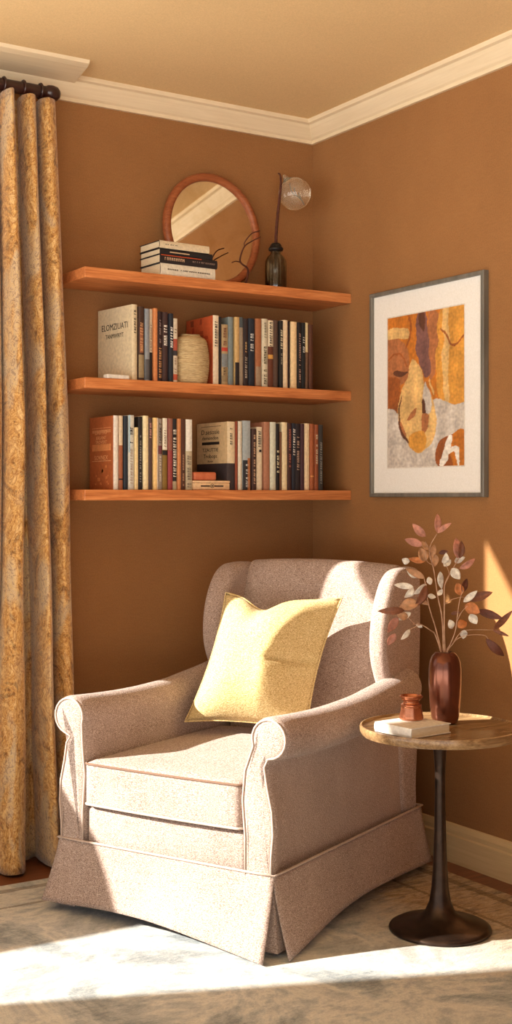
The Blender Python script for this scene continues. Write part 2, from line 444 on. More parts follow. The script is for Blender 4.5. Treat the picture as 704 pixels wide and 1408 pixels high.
def book(label, w, h, d, col, loc, rot=(0, 0, 0), spine=None, bands=(), marks=(), group=None, page=None, seed=1):
    """standing book: x thickness w, y depth d (spine at y=0 facing -y), z height h"""
    t = thing('book', label, 'book', loc, 0, group); t.rotation_euler = rot
    ct = min(.0022, w*.16); bul = min(.003, w*.16); n = 6
    out = [(-w/2+w*i/n, bul*( (2*i/n-1)**2)) for i in range(n+1)]
    inn = [(w/2-ct-(w-2*ct)*i/n, ct+bul*.6) for i in range(n+1)]
    pts = out+[(w/2, d), (w/2-ct, d)]+inn+[(-w/2+ct, d), (-w/2, d)]
    bm = bmesh.new(); lv = [[bm.verts.new((p[0], p[1], z)) for p in pts] for z in (0, h)]; np_ = len(pts)
    for i in range(np_): bm.faces.new((lv[0][i], lv[0][(i+1) % np_], lv[1][(i+1) % np_], lv[1][i]))
    for q in lv:
        o_, r1, r2, i_, l2, l1 = q[:n+1], q[n+1], q[n+2], q[n+3:2*n+4], q[2*n+4], q[2*n+5]
        for i in range(n): bm.faces.new((o_[i], o_[i+1], i_[n-i-1], i_[n-i]))
        bm.faces.new((o_[n], r1, r2, i_[0])); bm.faces.new((o_[0], i_[n], l2, l1))
    obj('cover', bm, plain(col), t, auto=35)
    obj('pages', box((-w/2+ct, ct+bul*.6+.0004, .003), (w/2-ct, d-.003, h-.003)), M['page'], t)
    def strip(name, z0, z1, c_, x0=-.5, x1=.5, dy=-.00035):
        bm = bmesh.new(); xs = [w*(x0+(x1-x0)*i/n) for i in range(n+1)]
        yy = lambda x: bul*(2*x/w)**2+dy
        A = [bm.verts.new((x, yy(x), z0*h)) for x in xs]; B_ = [bm.verts.new((x, yy(x), z1*h)) for x in xs]
        C_ = [bm.verts.new((x, yy(x)+.0006, z0*h)) for x in xs]; D_ = [bm.verts.new((x, yy(x)+.0006, z1*h)) for x in xs]
        for i in range(n):
            bm.faces.new((A[i], A[i+1], B_[i+1], B_[i])); bm.faces.new((C_[i], D_[i], D_[i+1], C_[i+1]))
            bm.faces.new((A[i], C_[i], C_[i+1], A[i+1])); bm.faces.new((B_[i], B_[i+1], D_[i+1], D_[i]))
        bm.faces.new((A[0], B_[0], D_[0], C_[0])); bm.faces.new((A[n], C_[n], D_[n], B_[n]))
        return obj(name, bm, plain(c_), t, smooth=False)
    if spine: strip('spine', 0, 1, spine, -.49, .49)
    dd_ = -.0007
    for q in bands: strip('spine_label', q[0], q[1], q[2], *(q[3:5] if len(q) > 3 else (-.47, .47)), dy=dd_)
    for q in marks:
        z0, z1, c_ = q[0], q[1], q[2]; wx = q[3] if len(q) > 3 else .5
        bm = bmesh.new(); nn = max(3, int((z1-z0)*h/.0085))
        bars(bm, -w*wx/2, w*wx/2, z0*h, z1*h, -.0012+bul*.0, nn, seed*13+int(z0*100))
        obj('lettering', bm, plain(c_), t)
    return t

W_ = (226, 216, 190); CR = (222, 200, 160); DK = (38, 32, 32); NV = (34, 42, 54); BR = (74, 46, 36)
def row(zs, items, group, base_y, d0):
    r = random.Random(len(items))
    for i, it in enumerate(items):
        (x0, x1, top, col, lab), kw = it[:5], (it[5] if len(it) > 5 else {})
        w = (x1-x0)-.0008; y = base_y+r.uniform(-.004, .006)
        book(lab, w, top-zs, kw.pop('d', d0), col, ((x0+x1)/2, kw.pop('y', y), zs+.0004), (0, 0, kw.pop('yaw', 0)), group=group, seed=i+3, **kw)

def px(p, a0, p0, a1, p1): return p0+(p1-p0)*(p-a0)/(a1-a0)
fm = lambda p: (lambda t: -.8805+t)( (p-182)*.002765+(p-182)**2*.0000008 ) if p < 250 else (-.5665+(p-294)*.002985+(p-294)**2*.0000012)
# spine edges measured along each shelf, turned into metres
def X(p):
    l = (p-352)/1764; fx, fy = .53324+l*.84597, .84597-l*.53324
    return -2.80299+(-.22+4.0388)/fy*fx

g = 'upright books at the left end of the middle shelf'
items = [
 (X(181.5), X(189.5), 1.838, (214, 200, 166), 'cream hardback with printed cover facing out, first on the middle shelf', dict(yaw=R(7), d=.212, marks=[(.62, .93, (60, 50, 44), .4)])),
 (X(190.5), X(198.5), 1.833, (70, 50, 40), 'mottled brown book beside the cream hardback on the middle shelf', dict(bands=[(.04, .35, (148, 130, 96)), (.38, .72, (150, 96, 66), -.3, .3)], marks=[(.4, .8, (206, 158, 112), .5)])),
 (X(199), X(205.5), 1.827, (136, 142, 148), 'thin blue grey book on the middle shelf left of the orange one', dict(bands=[(.02, .3, (86, 86, 88))])),
 (X(206), X(210.5), 1.828, (206, 194, 170), 'thin off white book with black foot touching the orange book, middle shelf', dict(bands=[(0, .4, (36, 32, 32))], marks=[(.42, .8, (140, 110, 90), .4)])),
 (X(210.7), X(216), 1.831, (204, 132, 82), 'thin plain orange book among the left books of the middle shelf', {}),
 (X(216.8), X(223.5), 1.822, (52, 34, 34), 'dark maroon book with small tan lettering on the middle shelf', dict(marks=[(.05, .5, (190, 140, 90), .5), (.55, .9, (150, 130, 126), .3)])),
 (X(224.3), X(232), 1.822, (72, 52, 50), 'dark brown book with large white letters on the middle shelf', dict(marks=[(.52, .82, (232, 226, 216), .6)])),
 (X(232.3), X(238), 1.818, (38, 42, 50), 'slim blue black book with white letters on the middle shelf', dict(marks=[(.5, .82, (228, 226, 220), .6)])),
 (X(238.3), X(244.5), 1.803, (216, 204, 180), 'shorter cream and red book next to the woven pot', dict(bands=[(.04, .13, (190, 90, 64)), (.5, .68, (176, 86, 66)), (.42, .5, (60, 56, 60))], marks=[(.15, .4, (150, 120, 90), .4), (.72, .95, (110, 90, 70), .4)]))]
row(1.586, items, g, -.222, .17)
g = 'upright books at the right end of the middle shelf'
items = [
 (X(293.8), X(302), 1.826, (196, 92, 52), 'orange covered book with a cream spine behind the woven pot', dict(spine=(226, 212, 184), d=.19, marks=[(.55, .93, (50, 44, 40), .45)])),
 (X(302.4), X(305), 1.822, DK, 'very thin black book beside the cream spine, middle shelf', {}),
 (X(305.3), X(314.3), 1.797, (176, 152, 112), 'shorter tan patterned book on the middle shelf with blue and red spots', dict(bands=[(.3, .52, (126, 134, 136)), (.06, .16, (150, 130, 96)), (.56, .62, (186, 70, 56))], marks=[(.65, .95, (112, 70, 50), .5), (.16, .3, (96, 80, 60), .5)])),
 (X(314.8), X(322), 1.825, (120, 134, 136), 'plain blue grey book on the right half of the middle shelf', {}),
 (X(323), X(329), 1.826, (196, 164, 110), 'straw coloured book with a black foot on the middle shelf', dict(bands=[(0, .34, DK)])),
 (X(329.3), X(335), 1.827, (150, 136, 116), 'grey tan plain book next to the straw coloured one', dict(bands=[(.85, 1, (74, 84, 88))])),
 (X(335.6), X(342.3), 1.824, (52, 42, 42), 'dark book with faint grey script on the middle shelf', dict(marks=[(.12, .45, (160, 150, 136), .45), (.5, .66, (196, 160, 110), .3)])),
 (X(342.8), X(351.3), 1.826, NV, 'navy book with big pale letters near its top, middle shelf', dict(marks=[(.52, .82, (206, 208, 204), .5)])),
 (X(352), X(360), 1.827, (158, 100, 66), 'brown orange book right of the navy one, middle shelf', dict(bands=[(.02, .3, (150, 128, 104))])),
 (X(360.3), X(368), 1.828, (204, 196, 170), 'speckled white book left of the brown white lettered one', dict(marks=[(.04, .6, (96, 90, 70), .6), (.68, .95, (120, 110, 90), .4)])),
 (X(368.4), X(376), 1.829, (100, 58, 42), 'brown book with white title block and a gold patch, middle shelf', dict(bands=[(.6, .98, (222, 210, 180)), (.42, .48, (206, 156, 80))], marks=[(.6, .96, (60, 48, 40), .5)])),
 (X(376.4), X(383.7), 1.828, (92, 72, 62), 'plain dark grey brown book in the middle shelf right row', {}),
 (X(384), X(388.7), 1.826, (36, 34, 32), 'slim black book with stacked cream letters beside a cream spine', dict(marks=[(.58, .88, (206, 196, 164), .65), (.35, .52, (150, 140, 120), .4)])),
 (X(389), X(395.6), 1.83, (228, 206, 170), 'left cream spined book of the two pale ones at right, middle shelf', {}),
 (X(396), X(399.8), 1.828, (40, 26, 28), 'thin dark plum book between the two cream spined books', {}),
 (X(400.2), X(408.4), 1.827, (232, 204, 156), 'wider plain cream book of the right end, middle shelf', {}),
 (X(408.8), X(414.4), 1.826, (34, 28, 28), 'black book with small pinkish letters right of the wider cream book', dict(marks=[(.1, .85, (176, 140, 124), .35)])),
 (X(414.7), X(420), 1.826, (30, 32, 34), 'black book with white title, third from the right on the middle shelf', dict(marks=[(.55, .8, (206, 204, 198), .5)])),
 (X(420.3), X(424.7), 1.828, (120, 92, 72), 'narrow book with a cream top and brown foot, middle shelf', dict(bands=[(.56, 1, (226, 208, 160))])),
 (X(425), X(430.5), 1.822, (86, 52, 38), 'plain brown book, last at the right end of the middle shelf', {})]
row(1.586, items, g, -.222, .17)
g = 'upright books at the left end of the lowest shelf'
items = [
 (X(155.8), X(163), 1.467, (176, 98, 54), 'orange brown patterned cover with a white spine, first on the lowest shelf', dict(spine=(222, 216, 204), d=.185)),
 (X(163.4), X(169.2), 1.467, (158, 98, 68), 'book with a cream top and brown foot on the lowest shelf', dict(bands=[(.6, 1, (214, 196, 166)), (.13, .15, DK)])),
 (X(170), X(176), 1.467, (40, 48, 58), 'plain navy book on the lowest shelf left row', {}),
 (X(176.4), X(184.8), 1.470, (206, 206, 194), 'pale book with black upright title next to the navy one', dict(bands=[(.5, 1, (160, 184, 194), -.47, -.2)], marks=[(.62, .85, (40, 40, 40), .5), (.08, .55, (168, 150, 130), .4)])),
 (X(185.1), X(190.2), 1.43, (230, 210, 158), 'short cream book on the lowest shelf left row', {}),
 (X(190.6), X(196.3), 1.466, (38, 34, 34), 'black book with faint white script behind the short cream one', dict(marks=[(.1, .75, (150, 146, 140), .35)])),
 (X(196.7), X(204), 1.470, (234, 220, 176), 'tall plain cream book on the lowest shelf left row', {}),
 (X(204.4), X(210), 1.464, (84, 66, 62), 'dark brown book with pinkish lettering on the lowest shelf', dict(marks=[(.68, .93, (196, 150, 140), .5)])),
 (X(210.4), X(217), 1.464, (232, 196, 132), 'buttery yellow spined book on the lowest shelf', dict(bands=[(0, 1, (230, 222, 206), .2, .47)])),
 (X(217.3), X(222.8), 1.462, (148, 136, 124), 'grey speckled book right of the buttery yellow one', dict(bands=[(.5, .62, (110, 60, 66))], marks=[(.65, .95, (70, 64, 62), .6), (.08, .48, (206, 196, 180), .5)])),
 (X(223.2), X(230.3), 1.464, (132, 104, 50), 'olive book with a white top on the lowest shelf', dict(bands=[(.56, 1, (226, 220, 200)), (.485, .55, DK)], marks=[(.6, .85, (130, 110, 90), .4)])),
 (X(230.8), X(237.2), 1.464, (150, 66, 66), 'rose red book on the lowest shelf', dict(bands=[(.55, 1, (140, 92, 76))])),
 (X(237.5), X(243.7), 1.464, (44, 44, 46), 'dark book with a long white title beside the rose red one', dict(bands=[(0, .12, (180, 170, 140))], marks=[(.18, .85, (222, 220, 206), .7)])),
 (X(244), X(248.8), 1.464, (200, 134, 86), 'thin orange tan book on the lowest shelf left row', {}),
 (X(249.3), X(256), 1.464, (86, 56, 44), 'brown book with small spots beside the white topped last one', dict(marks=[(.05, .5, (180, 140, 110), .3)])),
 (X(256.4), X(265.6), 1.463, (190, 178, 150), 'speckled book with a white top at the right end of the left row, lowest shelf', dict(bands=[(.55, 1, (232, 230, 218))], marks=[(.03, .5, (120, 110, 96), .6)]))]
row(1.223, items, g, -.222, .17)
g = 'upright books at the right end of the lowest shelf'
items = [
 (X(312.5), X(323.8), 1.461, (60, 52, 54), 'book in a cream printed jacket above a dark foot, behind the small boxes', dict(d=.2, yaw=R(2), bands=[(.39, 1, (222, 204, 168), -.5, .5)], marks=[(.66, .92, (60, 50, 44), .3)])),  # dark foot is cover colour and painted shadow below the jacket
 (X(324.2), X(327.6), 1.463, (140, 72, 50), 'thin red brown book beside the cream jacket on the lowest shelf', {}),
 (X(327.9), X(333.2), 1.463, (210, 204, 184), 'slim pale grey book right of the thin red brown one', {}),
 (X(334), X(344.8), 1.466, (160, 170, 172), 'light blue book with a dark spotted foot on the lowest shelf', dict(bands=[(0, .43, (44, 44, 48), -.47, .1), (0, .46, (176, 116, 74), .1, .47)], marks=[(.04, .38, (190, 190, 186), .3)])),
 (X(346.5), X(352.8), 1.438, (66, 46, 42), 'short dark book with tan lettering on the lowest shelf', dict(marks=[(.1, .95, (196, 160, 126), .4)])),
 (X(354), X(362), 1.446, (224, 210, 180), 'white book with a bold black title and emblem on the lowest shelf', dict(bands=[(.6, .64, (40, 34, 32), -.1, .35)], marks=[(.68, .95, (36, 30, 28), .5)])),
 (X(363), X(370.8), 1.464, (166, 116, 90), 'pinkish brown book right of the bold titled white one', {}),
 (X(371.1), X(379), 1.464, (204, 208, 188), 'pale greenish white book in the right row, lowest shelf', {}),
 (X(379.3), X(384), 1.46, (32, 30, 30), 'black book with a stacked cream title on the lowest shelf', dict(marks=[(.22, .6, (216, 206, 170), .7)])),
 (X(384.3), X(387), 1.43, (110, 74, 50), 'very thin short brown book left of a tall cream spine', {}),
 (X(387.4), X(395), 1.465, (228, 212, 172), 'left tall cream spined book of the right row, lowest shelf', {}),
 (X(395.4), X(400.8), 1.463, (66, 40, 36), 'dark brown book with dull red letters on the lowest shelf', dict(marks=[(.34, .95, (176, 104, 88), .45)])),
 (X(401), X(406), 1.463, (38, 40, 50), 'navy book with bold white letters on the lowest shelf right row', dict(marks=[(.52, .93, (216, 210, 200), .6)])),
 (X(406.3), X(412.6), 1.462, (44, 36, 38), 'black brown book with a tan title on the lowest shelf', dict(marks=[(.3, .82, (180, 150, 130), .5)])),
 (X(413), X(418.5), 1.462, (70, 46, 52), 'plain plum coloured book on the lowest shelf', {}),
 (X(419), X(426), 1.464, (228, 206, 168), 'right tall cream spined book near the shelf end, lowest shelf', {}),
 (X(426.3), X(431.6), 1.463, (156, 88, 54), 'plain rust orange book beside the right tall cream one', dict(bands=[(.2, .22, (206, 150, 90))])),
 (X(432), X(437.2), 1.461, (142, 78, 48), 'rust book with pale lettering, second from the right on the lowest shelf', dict(marks=[(.4, .85, (206, 190, 160), .45)])),
 (X(437.6), X(444), 1.461, (56, 54, 52), 'dark grey book, last at the right end of the lowest shelf', dict(marks=[(.1, .75, (140, 138, 130), .4)]))]
row(1.223, items, g, -.222, .17)

# printed covers that face the room
def text_mesh(s, size, extr=.0002):
    cu = bpy.data.curves.new('lettering', 'FONT'); cu.body = s; cu.size = size; cu.extrude = extr; cu.align_x = 'CENTER'; cu.resolution_u = 2
    o = bpy.data.objects.new('tmp', cu); COL.objects.link(o)
    bpy.context.view_layer.update()
    me = bpy.data.meshes.new_from_object(o.evaluated_get(bpy.context.evaluated_depsgraph_get()))
    bpy.data.objects.remove(o); return me
def on_cover(bk, me, x, y, z, mat, sx=1):
    o = link('cover_lettering', me, mat, bk); o.matrix_local = Matrix.Translation((x, y, z)) @ Matrix.Rotation(R(-90), 4, 'Z') @ Matrix.Rotation(R(90), 4, 'X') @ Matrix.Diagonal((sx, 1, 1, 1))
    return o
books = {o['label']: o for o in COL.objects if o.name.startswith('book')}
def cov_plate(bk, name, w, y0, y1, z0, z1, c_, off=.0004):
    return obj(name, box((-w/2-off, y0, z0), (-w/2+.0002, y1, z1)), plain(c_), bk)
b1 = [o for l, o in books.items() if l.startswith('cream hardback with printed')][0]
wb = X(189.5)-X(181.5)-.0008
on_cover(b1, text_mesh('ELOMZIUATI', .030), -wb/2-.0003, .108, .178, M['ink'], .95)
on_cover(b1, text_mesh('TANMWIRYT', .021), -wb/2-.0003, .108, .150, M['ink'], .9)
b2 = [o for l, o in books.items() if l.startswith('book in a cream printed')][0]
wb = X(323.8)-X(312.5)-.0008
cov_plate(b2, 'jacket', wb, .001, .2, .093, .2375, (206, 178, 134))
for z, hh, s in ((.197, .018, 'D.sesosie'), (.178, .014, 'demondon'), (.136, .013, 'TZAUTTIE'), (.113, .015, 'Trobops'), (.098, .009, 'Xoov')):
    on_cover(b2, text_mesh(s, hh*1.35), -wb/2-.0006, .11, z, M['ink'], 1.3)
cov_plate(b2, 'cover_bar', wb, .05, .165, .160, .170, (36, 28, 26), .0008); cov_plate(b2, 'cover_rule', wb, .04, .17, .2235, .2255, (110, 86, 60), .0008)
b3 = [o for l, o in books.items() if l.startswith('orange brown patterned')][0]
wb = X(163)-X(155.8)-.0008
for z0, z1, c_ in ((.13, .152, (214, 140, 84)), (.19, .2, (206, 140, 90)), (.095, .097, (220, 170, 120)), (.205, .207, (216, 150, 100))):
    cov_plate(b3, 'cover_band', wb, .02, .165, z0, z1, c_, .0005)
for z, hh, s in ((.185, .016, 'DIOTIO'), (.168, .012, 'IERSANT'), (.154, .012, 'TROVERT'), (.1, .016, 'SOVNEX')):
    on_cover(b3, text_mesh(s, hh*1.3), -wb/2-.0006, .095, z, plain((222, 160, 108)), 1.3)
for k in range(14):
    z = .012+rnd.random()*.075; y = .03+rnd.random()*.12; s = .004+rnd.random()*.008
    cov_plate(b3, 'cover_ornament', wb, y, y+s*1.5, z, z+s, (206, 132, 76), .0004)
b4 = [o for l, o in books.items() if l.startswith('orange covered book')][0]
wb = X(302)-X(293.8)-.0008
for k in range(9):
    y = .02+rnd.random()*.14; z = .12+rnd.random()*.1; cov_plate(b4, 'cover_ornament', wb, y, y+.012+.02*rnd.random(), z, z+.008+.02*rnd.random(), (158+rnd.randint(-20, 20), 66, 38), .0004)

# stack lying on the top shelf
g = 'books lying in a stack on the top shelf'
zs = 1.9435
def lying(label, x0, x1, th, d, col, y, rz, spine, marks=(), bands=()):
    global zs
    L = x1-x0
    t = book(label, th, L, d, col, (x0, y, zs+th/2), (0, 0, 0), spine=spine, marks=marks, bands=bands, group=g, seed=int(zs*1000))
    t.rotation_euler = (Matrix.Rotation(rz, 4, 'Z') @ Matrix.Rotation(R(90), 4, 'Y')).to_euler()
    zs += th+.0004
lying('white spined book, bottom one of the flat stack on the top shelf', -.785, -.566, .040, .135, (70, 66, 66), -.240, R(3), (220, 214, 194), marks=[(.12, .9, (60, 52, 46), .12)])
lying('black book with a red line and lettering, second from the stack bottom', -.787, -.558, .029, .135, (36, 32, 34), -.241, R(3), (40, 34, 34), marks=[(.03, .42, (190, 160, 130), .34), (.55, .97, (130, 110, 100), .2)], bands=[(.02, .72, (196, 84, 48), -.46, -.36)])
lying('thin black book with a small cream title, third from the stack bottom', -.785, -.575, .020, .135, (32, 30, 32), -.237, R(3), (34, 32, 34), bands=[(.18, .55, (206, 176, 140), -.05, .12)])
lying('cream spined black covered book lying topmost on the stack', -.788, -.59, .025, .135, (38, 32, 30), -.240, R(3), (216, 200, 168), marks=[(.1, .35, (70, 60, 54), .12)])

# ------------------------------------------------------------------ mirror
tilt = R(5); mr = thing('round_mirror', 'round mirror in a reddish wooden frame leaning on the wall, top shelf', 'mirror', (-.472, -.058, 1.944))
RM = .212
def mtx(bm):
    bmesh.ops.rotate(bm, verts=bm.verts, matrix=Matrix.Rotation(R(90), 3, 'X'))
    bmesh.ops.translate(bm, verts=bm.verts, vec=(0, 0, RM)); bmesh.ops.scale(bm, verts=bm.verts, vec=(.94, 1, 1)); bmesh.ops.rotate(bm, verts=bm.verts, matrix=Matrix.Rotation(-tilt, 3, 'X')); return bm
obj('frame', mtx(lathe([(.183, .0), (.184, .016), (.189, .021), (.198, .022), (.208, .018), (RM, .010), (RM, .0), (.183, 0)], 96)), M['mirwood'], mr, smooth=False, auto=35) if False else obj('frame', mtx(lathe([(.183, 0), (.184, .016), (.189, .021), (.198, .022), (.208, .018), (RM, .010), (RM, 0), (.183, 0)], 96)), M['mirwood'], mr, auto=50)
obj('mirror_glass', mtx(lathe([(0, .003), (.1829, .003), (.1829, .008), (0, .008)], 96)), M['mirror'], mr, auto=35)

# twig in front of the mirror, standing in for a reflected branch
tw = thing('dried_twig', 'crooked dark twig added before the round mirror for a reflected branch', 'twig', (-.413, -.175, 1.9435))
P = [(0, 0, .002), (.014, .004, .045), (.013, .006, .068), (-.014, .008, .086), (-.012, .010, .110), (.004, .010, .145), (.034, .012, .166), (.072, .012, .186)]
path = catmull(P, 6); obj('stem', tube(path, [.0042-.0024*i/len(path) for i in range(len(path))], 8), M['twig'], tw, smooth=True)
bm = bmesh.new(); add_tube(bm, catmull([P[5], (.004, .008, .160), (.030, .004, .192), (.064, .002, .206)], 5), [.0022]*15+[.001], 6)
obj('side_shoot', bm, M['twig'], tw, smooth=True)
bm = bmesh.new(); add_tube(bm, catmull([P[3], (-.035, .006, .088), (-.055, .002, .080)], 5), [.0020]*10+[.0009], 6)
obj('side_shoot', bm, M['twig'], tw, smooth=True)

# ------------------------------------------------------------------ bottle with glass globe stem
bt = thing('glass_bottle', 'dark ribbed glass bottle with a black collar at the right end of the top shelf', 'bottle', (-.247, -.12, 1.9436))
prof = [(0, .002), (.036, 0), (.039, .004), (.0385, .03), (.039, .09), (.0375, .115), (.031, .13), (.022, .138), (.019, .146), (.018, .168), (.0145, .168), (.0145, .142), (.02, .134), (.034, .112), (.0355, .09), (.0355, .008), (0, .008)]
bm = lathe(prof, 64)
for v_ in bm.verts:
    if .01 < v_.co.z < .12:
        a = math.atan2(v_.co.y, v_.co.x); k_ = 1+.03*math.cos(a*16); v_.co.x *= k_; v_.co.y *= k_
obj('body', bm, M['bottle'], bt, smooth=True)
obj('collar', lathe([(.0185, .150), (.026, .153), (.0275, .160), (.024, .166), (.0205, .167), (.021, .172), (.015, .180), (.011, .181), (.011, .168), (.0185, .150)], 32), mottled('black_collar', (20, 18, 18), (34, 30, 28), 40, .35, 0), bt, smooth=True)
gs = thing('globe_stem', 'dark stem carrying a clear glass globe, standing in the bottle', 'ornament', (-.247, -.12, 1.9436))
path = catmull([(.001, 0, .012), (0, 0, .1), (.001, 0, .2), (.008, 0, .28), (.018, 0, .36), (.022, 0, .405), (.019, 0, .432), (.010, 0, .437)], 6)
obj('stem', tube(path, [.0068-.0046*(i/len(path))**1.6 for i in range(len(path))], 10), M['twig'], gs, smooth=True)
bm = lathe([(.0, -.060)]+[(.060*math.sin(PI*i/24), -.060*math.cos(PI*i/24)) for i in range(1, 22)]+[(.012, .062), (.008, .070), (.005, .078), (0, .08)], 40)
bmesh.ops.rotate(bm, verts=bm.verts, matrix=Matrix.Rotation(R(-38), 3, 'Y')); bmesh.ops.translate(bm, verts=bm.verts, vec=(.083, 0, .372))
obj('globe', bm, M['bulb'], gs, smooth=True)
bm = bmesh.new()
for k in range(3):
    add_tube(bm, catmull([(.065+.016*k, 0, .40-.012*k), (.083+.01*k, .01, .375), (.10+.006*k, -.006, .362-.01*k)], 5), .0014, 6)
obj('filament', bm, M['frame'], gs, smooth=True)

# ------------------------------------------------------------------ woven pot, boxes, paper
wp = thing('woven_pot', 'straw coloured coiled pot between the two book rows, middle shelf', 'pot', (-.6385, -.1775, 1.5862))
prof = [(0, 0), (.058, 0)]
N = 22
def potr(t): return .0565+.0095*math.sin(PI*min(1, t*1.15))**.7 - (.03*max(0, (t-.86)/.14)**2)
for i in range(N):
    t0 = i/N; z0 = .003+.165*t0; dz = .165/N
    for q in (.0, .25, .5, .75): 
        rr_ = potr(t0+q/N)+.0022*math.sin(PI*q)
        prof.append((rr_, z0+dz*q))
prof += [(.036, .170), (.032, .168), (.032, .15), (.05, .13), (.055, .02), (0, .015)]
bm = lathe(prof, 56)
for v_ in bm.verts:
    a = math.atan2(v_.co.y, v_.co.x); v_.co.z += .0014*math.sin(a*3+v_.co.z*60)*(1 if v_.co.z > .01 else 0)
obj('body', bm, M['straw'], wp, smooth=True)
jw = thing('small_box', 'flat cream box with a black emblem on its front, lowest shelf', 'box', (-.577, -.185, 1.2235), 0, 'small boxes on the lowest shelf')
obj('body', box((-.071, -.04, 0), (.071, .04, .024), .003), plain((224, 190, 146)), jw, auto=40)
obj('lid', box((-.072, -.041, .0242), (.072, .041, .032), .003), plain((226, 194, 152)), jw, auto=40)
bm = bmesh.new(); add_tube(bm, [(.0065*math.cos(a), -.0406, .0135+.0065*math.sin(a)) for a in [2*PI*i/20 for i in range(20)]], .0009, 6, True)
add_box(bm, (-.045, -.0406, .011), (-.009, -.0398, .0155)); add_box(bm, (.009, -.0406, .011), (.045, -.0398, .0155)); add_box(bm, (-.003, -.0406, .011), (.003, -.0398, .016))
obj('emblem', bm, M['ink'], jw)
o = obj('small_box', box((-.045, -.03, 0), (.045, .03, .029), .007, 4), mottled('terracotta_leather', (176, 92, 60), (204, 118, 82), 40, .5, .1), auto=50)
o.location = (-.598, -.186, 1.2560); tag(o, 'rounded terracotta box lying on the flat cream box, lowest shelf', 'box', 'small boxes on the lowest shelf')
o = obj('paper_tag', box((-.042, -.014, 0), (.042, .014, .014), .002), plain((226, 224, 214))); o.location = (-.942, -.226, 1.5864); o.rotation_euler = (0, 0, R(6))
tag(o, 'small white block lying at the left end of the middle shelf', 'block')

# ------------------------------------------------------------------ picture on the right wall
pf = thing('framed_picture', 'framed abstract print in ochre and white on the right wall', 'picture', (0, -.684, 1.56))
hw, hh, fw = .2975, .361, .014
bm = bmesh.new()
ring_o = [(-hw, -hh), (hw, -hh), (hw, hh), (-hw, hh)]; ring_i = [(-hw+fw, -hh+fw), (hw-fw, -hh+fw), (hw-fw, hh-fw), (-hw+fw, hh-fw)]
secs = [(ring_o, -.001), (ring_o, -.021), ([(a*.993, c_*.994) for a, c_ in ring_o], -.024), ([(a*1.006, c_*1.005) for a, c_ in ring_i], -.024), (ring_i, -.021), (ring_i, -.001)]
vs = [[bm.verts.new((x_, p[0], p[1])) for p in rg] for rg, x_ in secs]
for A, B_ in zip(vs, vs[1:]+vs[:1]):
    for i in range(4): bm.faces.new((A[i], A[(i+1) % 4], B_[(i+1) % 4], B_[i]))
obj('frame', bm, M['frame'], pf)
obj('mat_board', box((-.012, -hw+fw, -hh+fw), (-.002, hw-fw, hh-fw)), M['mat'], pf)
obj('mat_bevel', (lambda q: ([add_box(q, *bb) for bb in (((-.0128, -.199, -.262), (-.0118, .209, -.258)), ((-.0128, -.199, .264), (-.0118, .209, .268)), ((-.0128, -.199, -.258), (-.0118, -.195, .264)), ((-.0128, .205, -.258), (-.0118, .209, .264)))], q)[-1])(bmesh.new()), plain((214, 208, 196)), pf)
# the print: colours laid out on a fine grid; u to the viewer's right (towards -y), v up, both 0..1
import mathutils.noise as mn
AC = dict(o1=(190, 116, 34), o2=(150, 84, 34), y=(206, 150, 62), g=(196, 192, 186), m=(120, 84, 80), d=(92, 54, 34), c=(212, 178, 116), w=(226, 222, 214), s=(168, 108, 66))
def inside(poly, u, v):
    r_ = False; n = len(poly)
    for i in range(n):
        (x1, y1), (x2, y2) = poly[i], poly[i-1]
        if (y1 > v) != (y2 > v) and u < (x2-x1)*(v-y1)/(y2-y1)+x1: r_ = not r_
    return r_
cv = lambda L: [tuple(p) for p in catmull([(x_/352., 1-y_/745.) for x_, y_ in L], 5, True)]
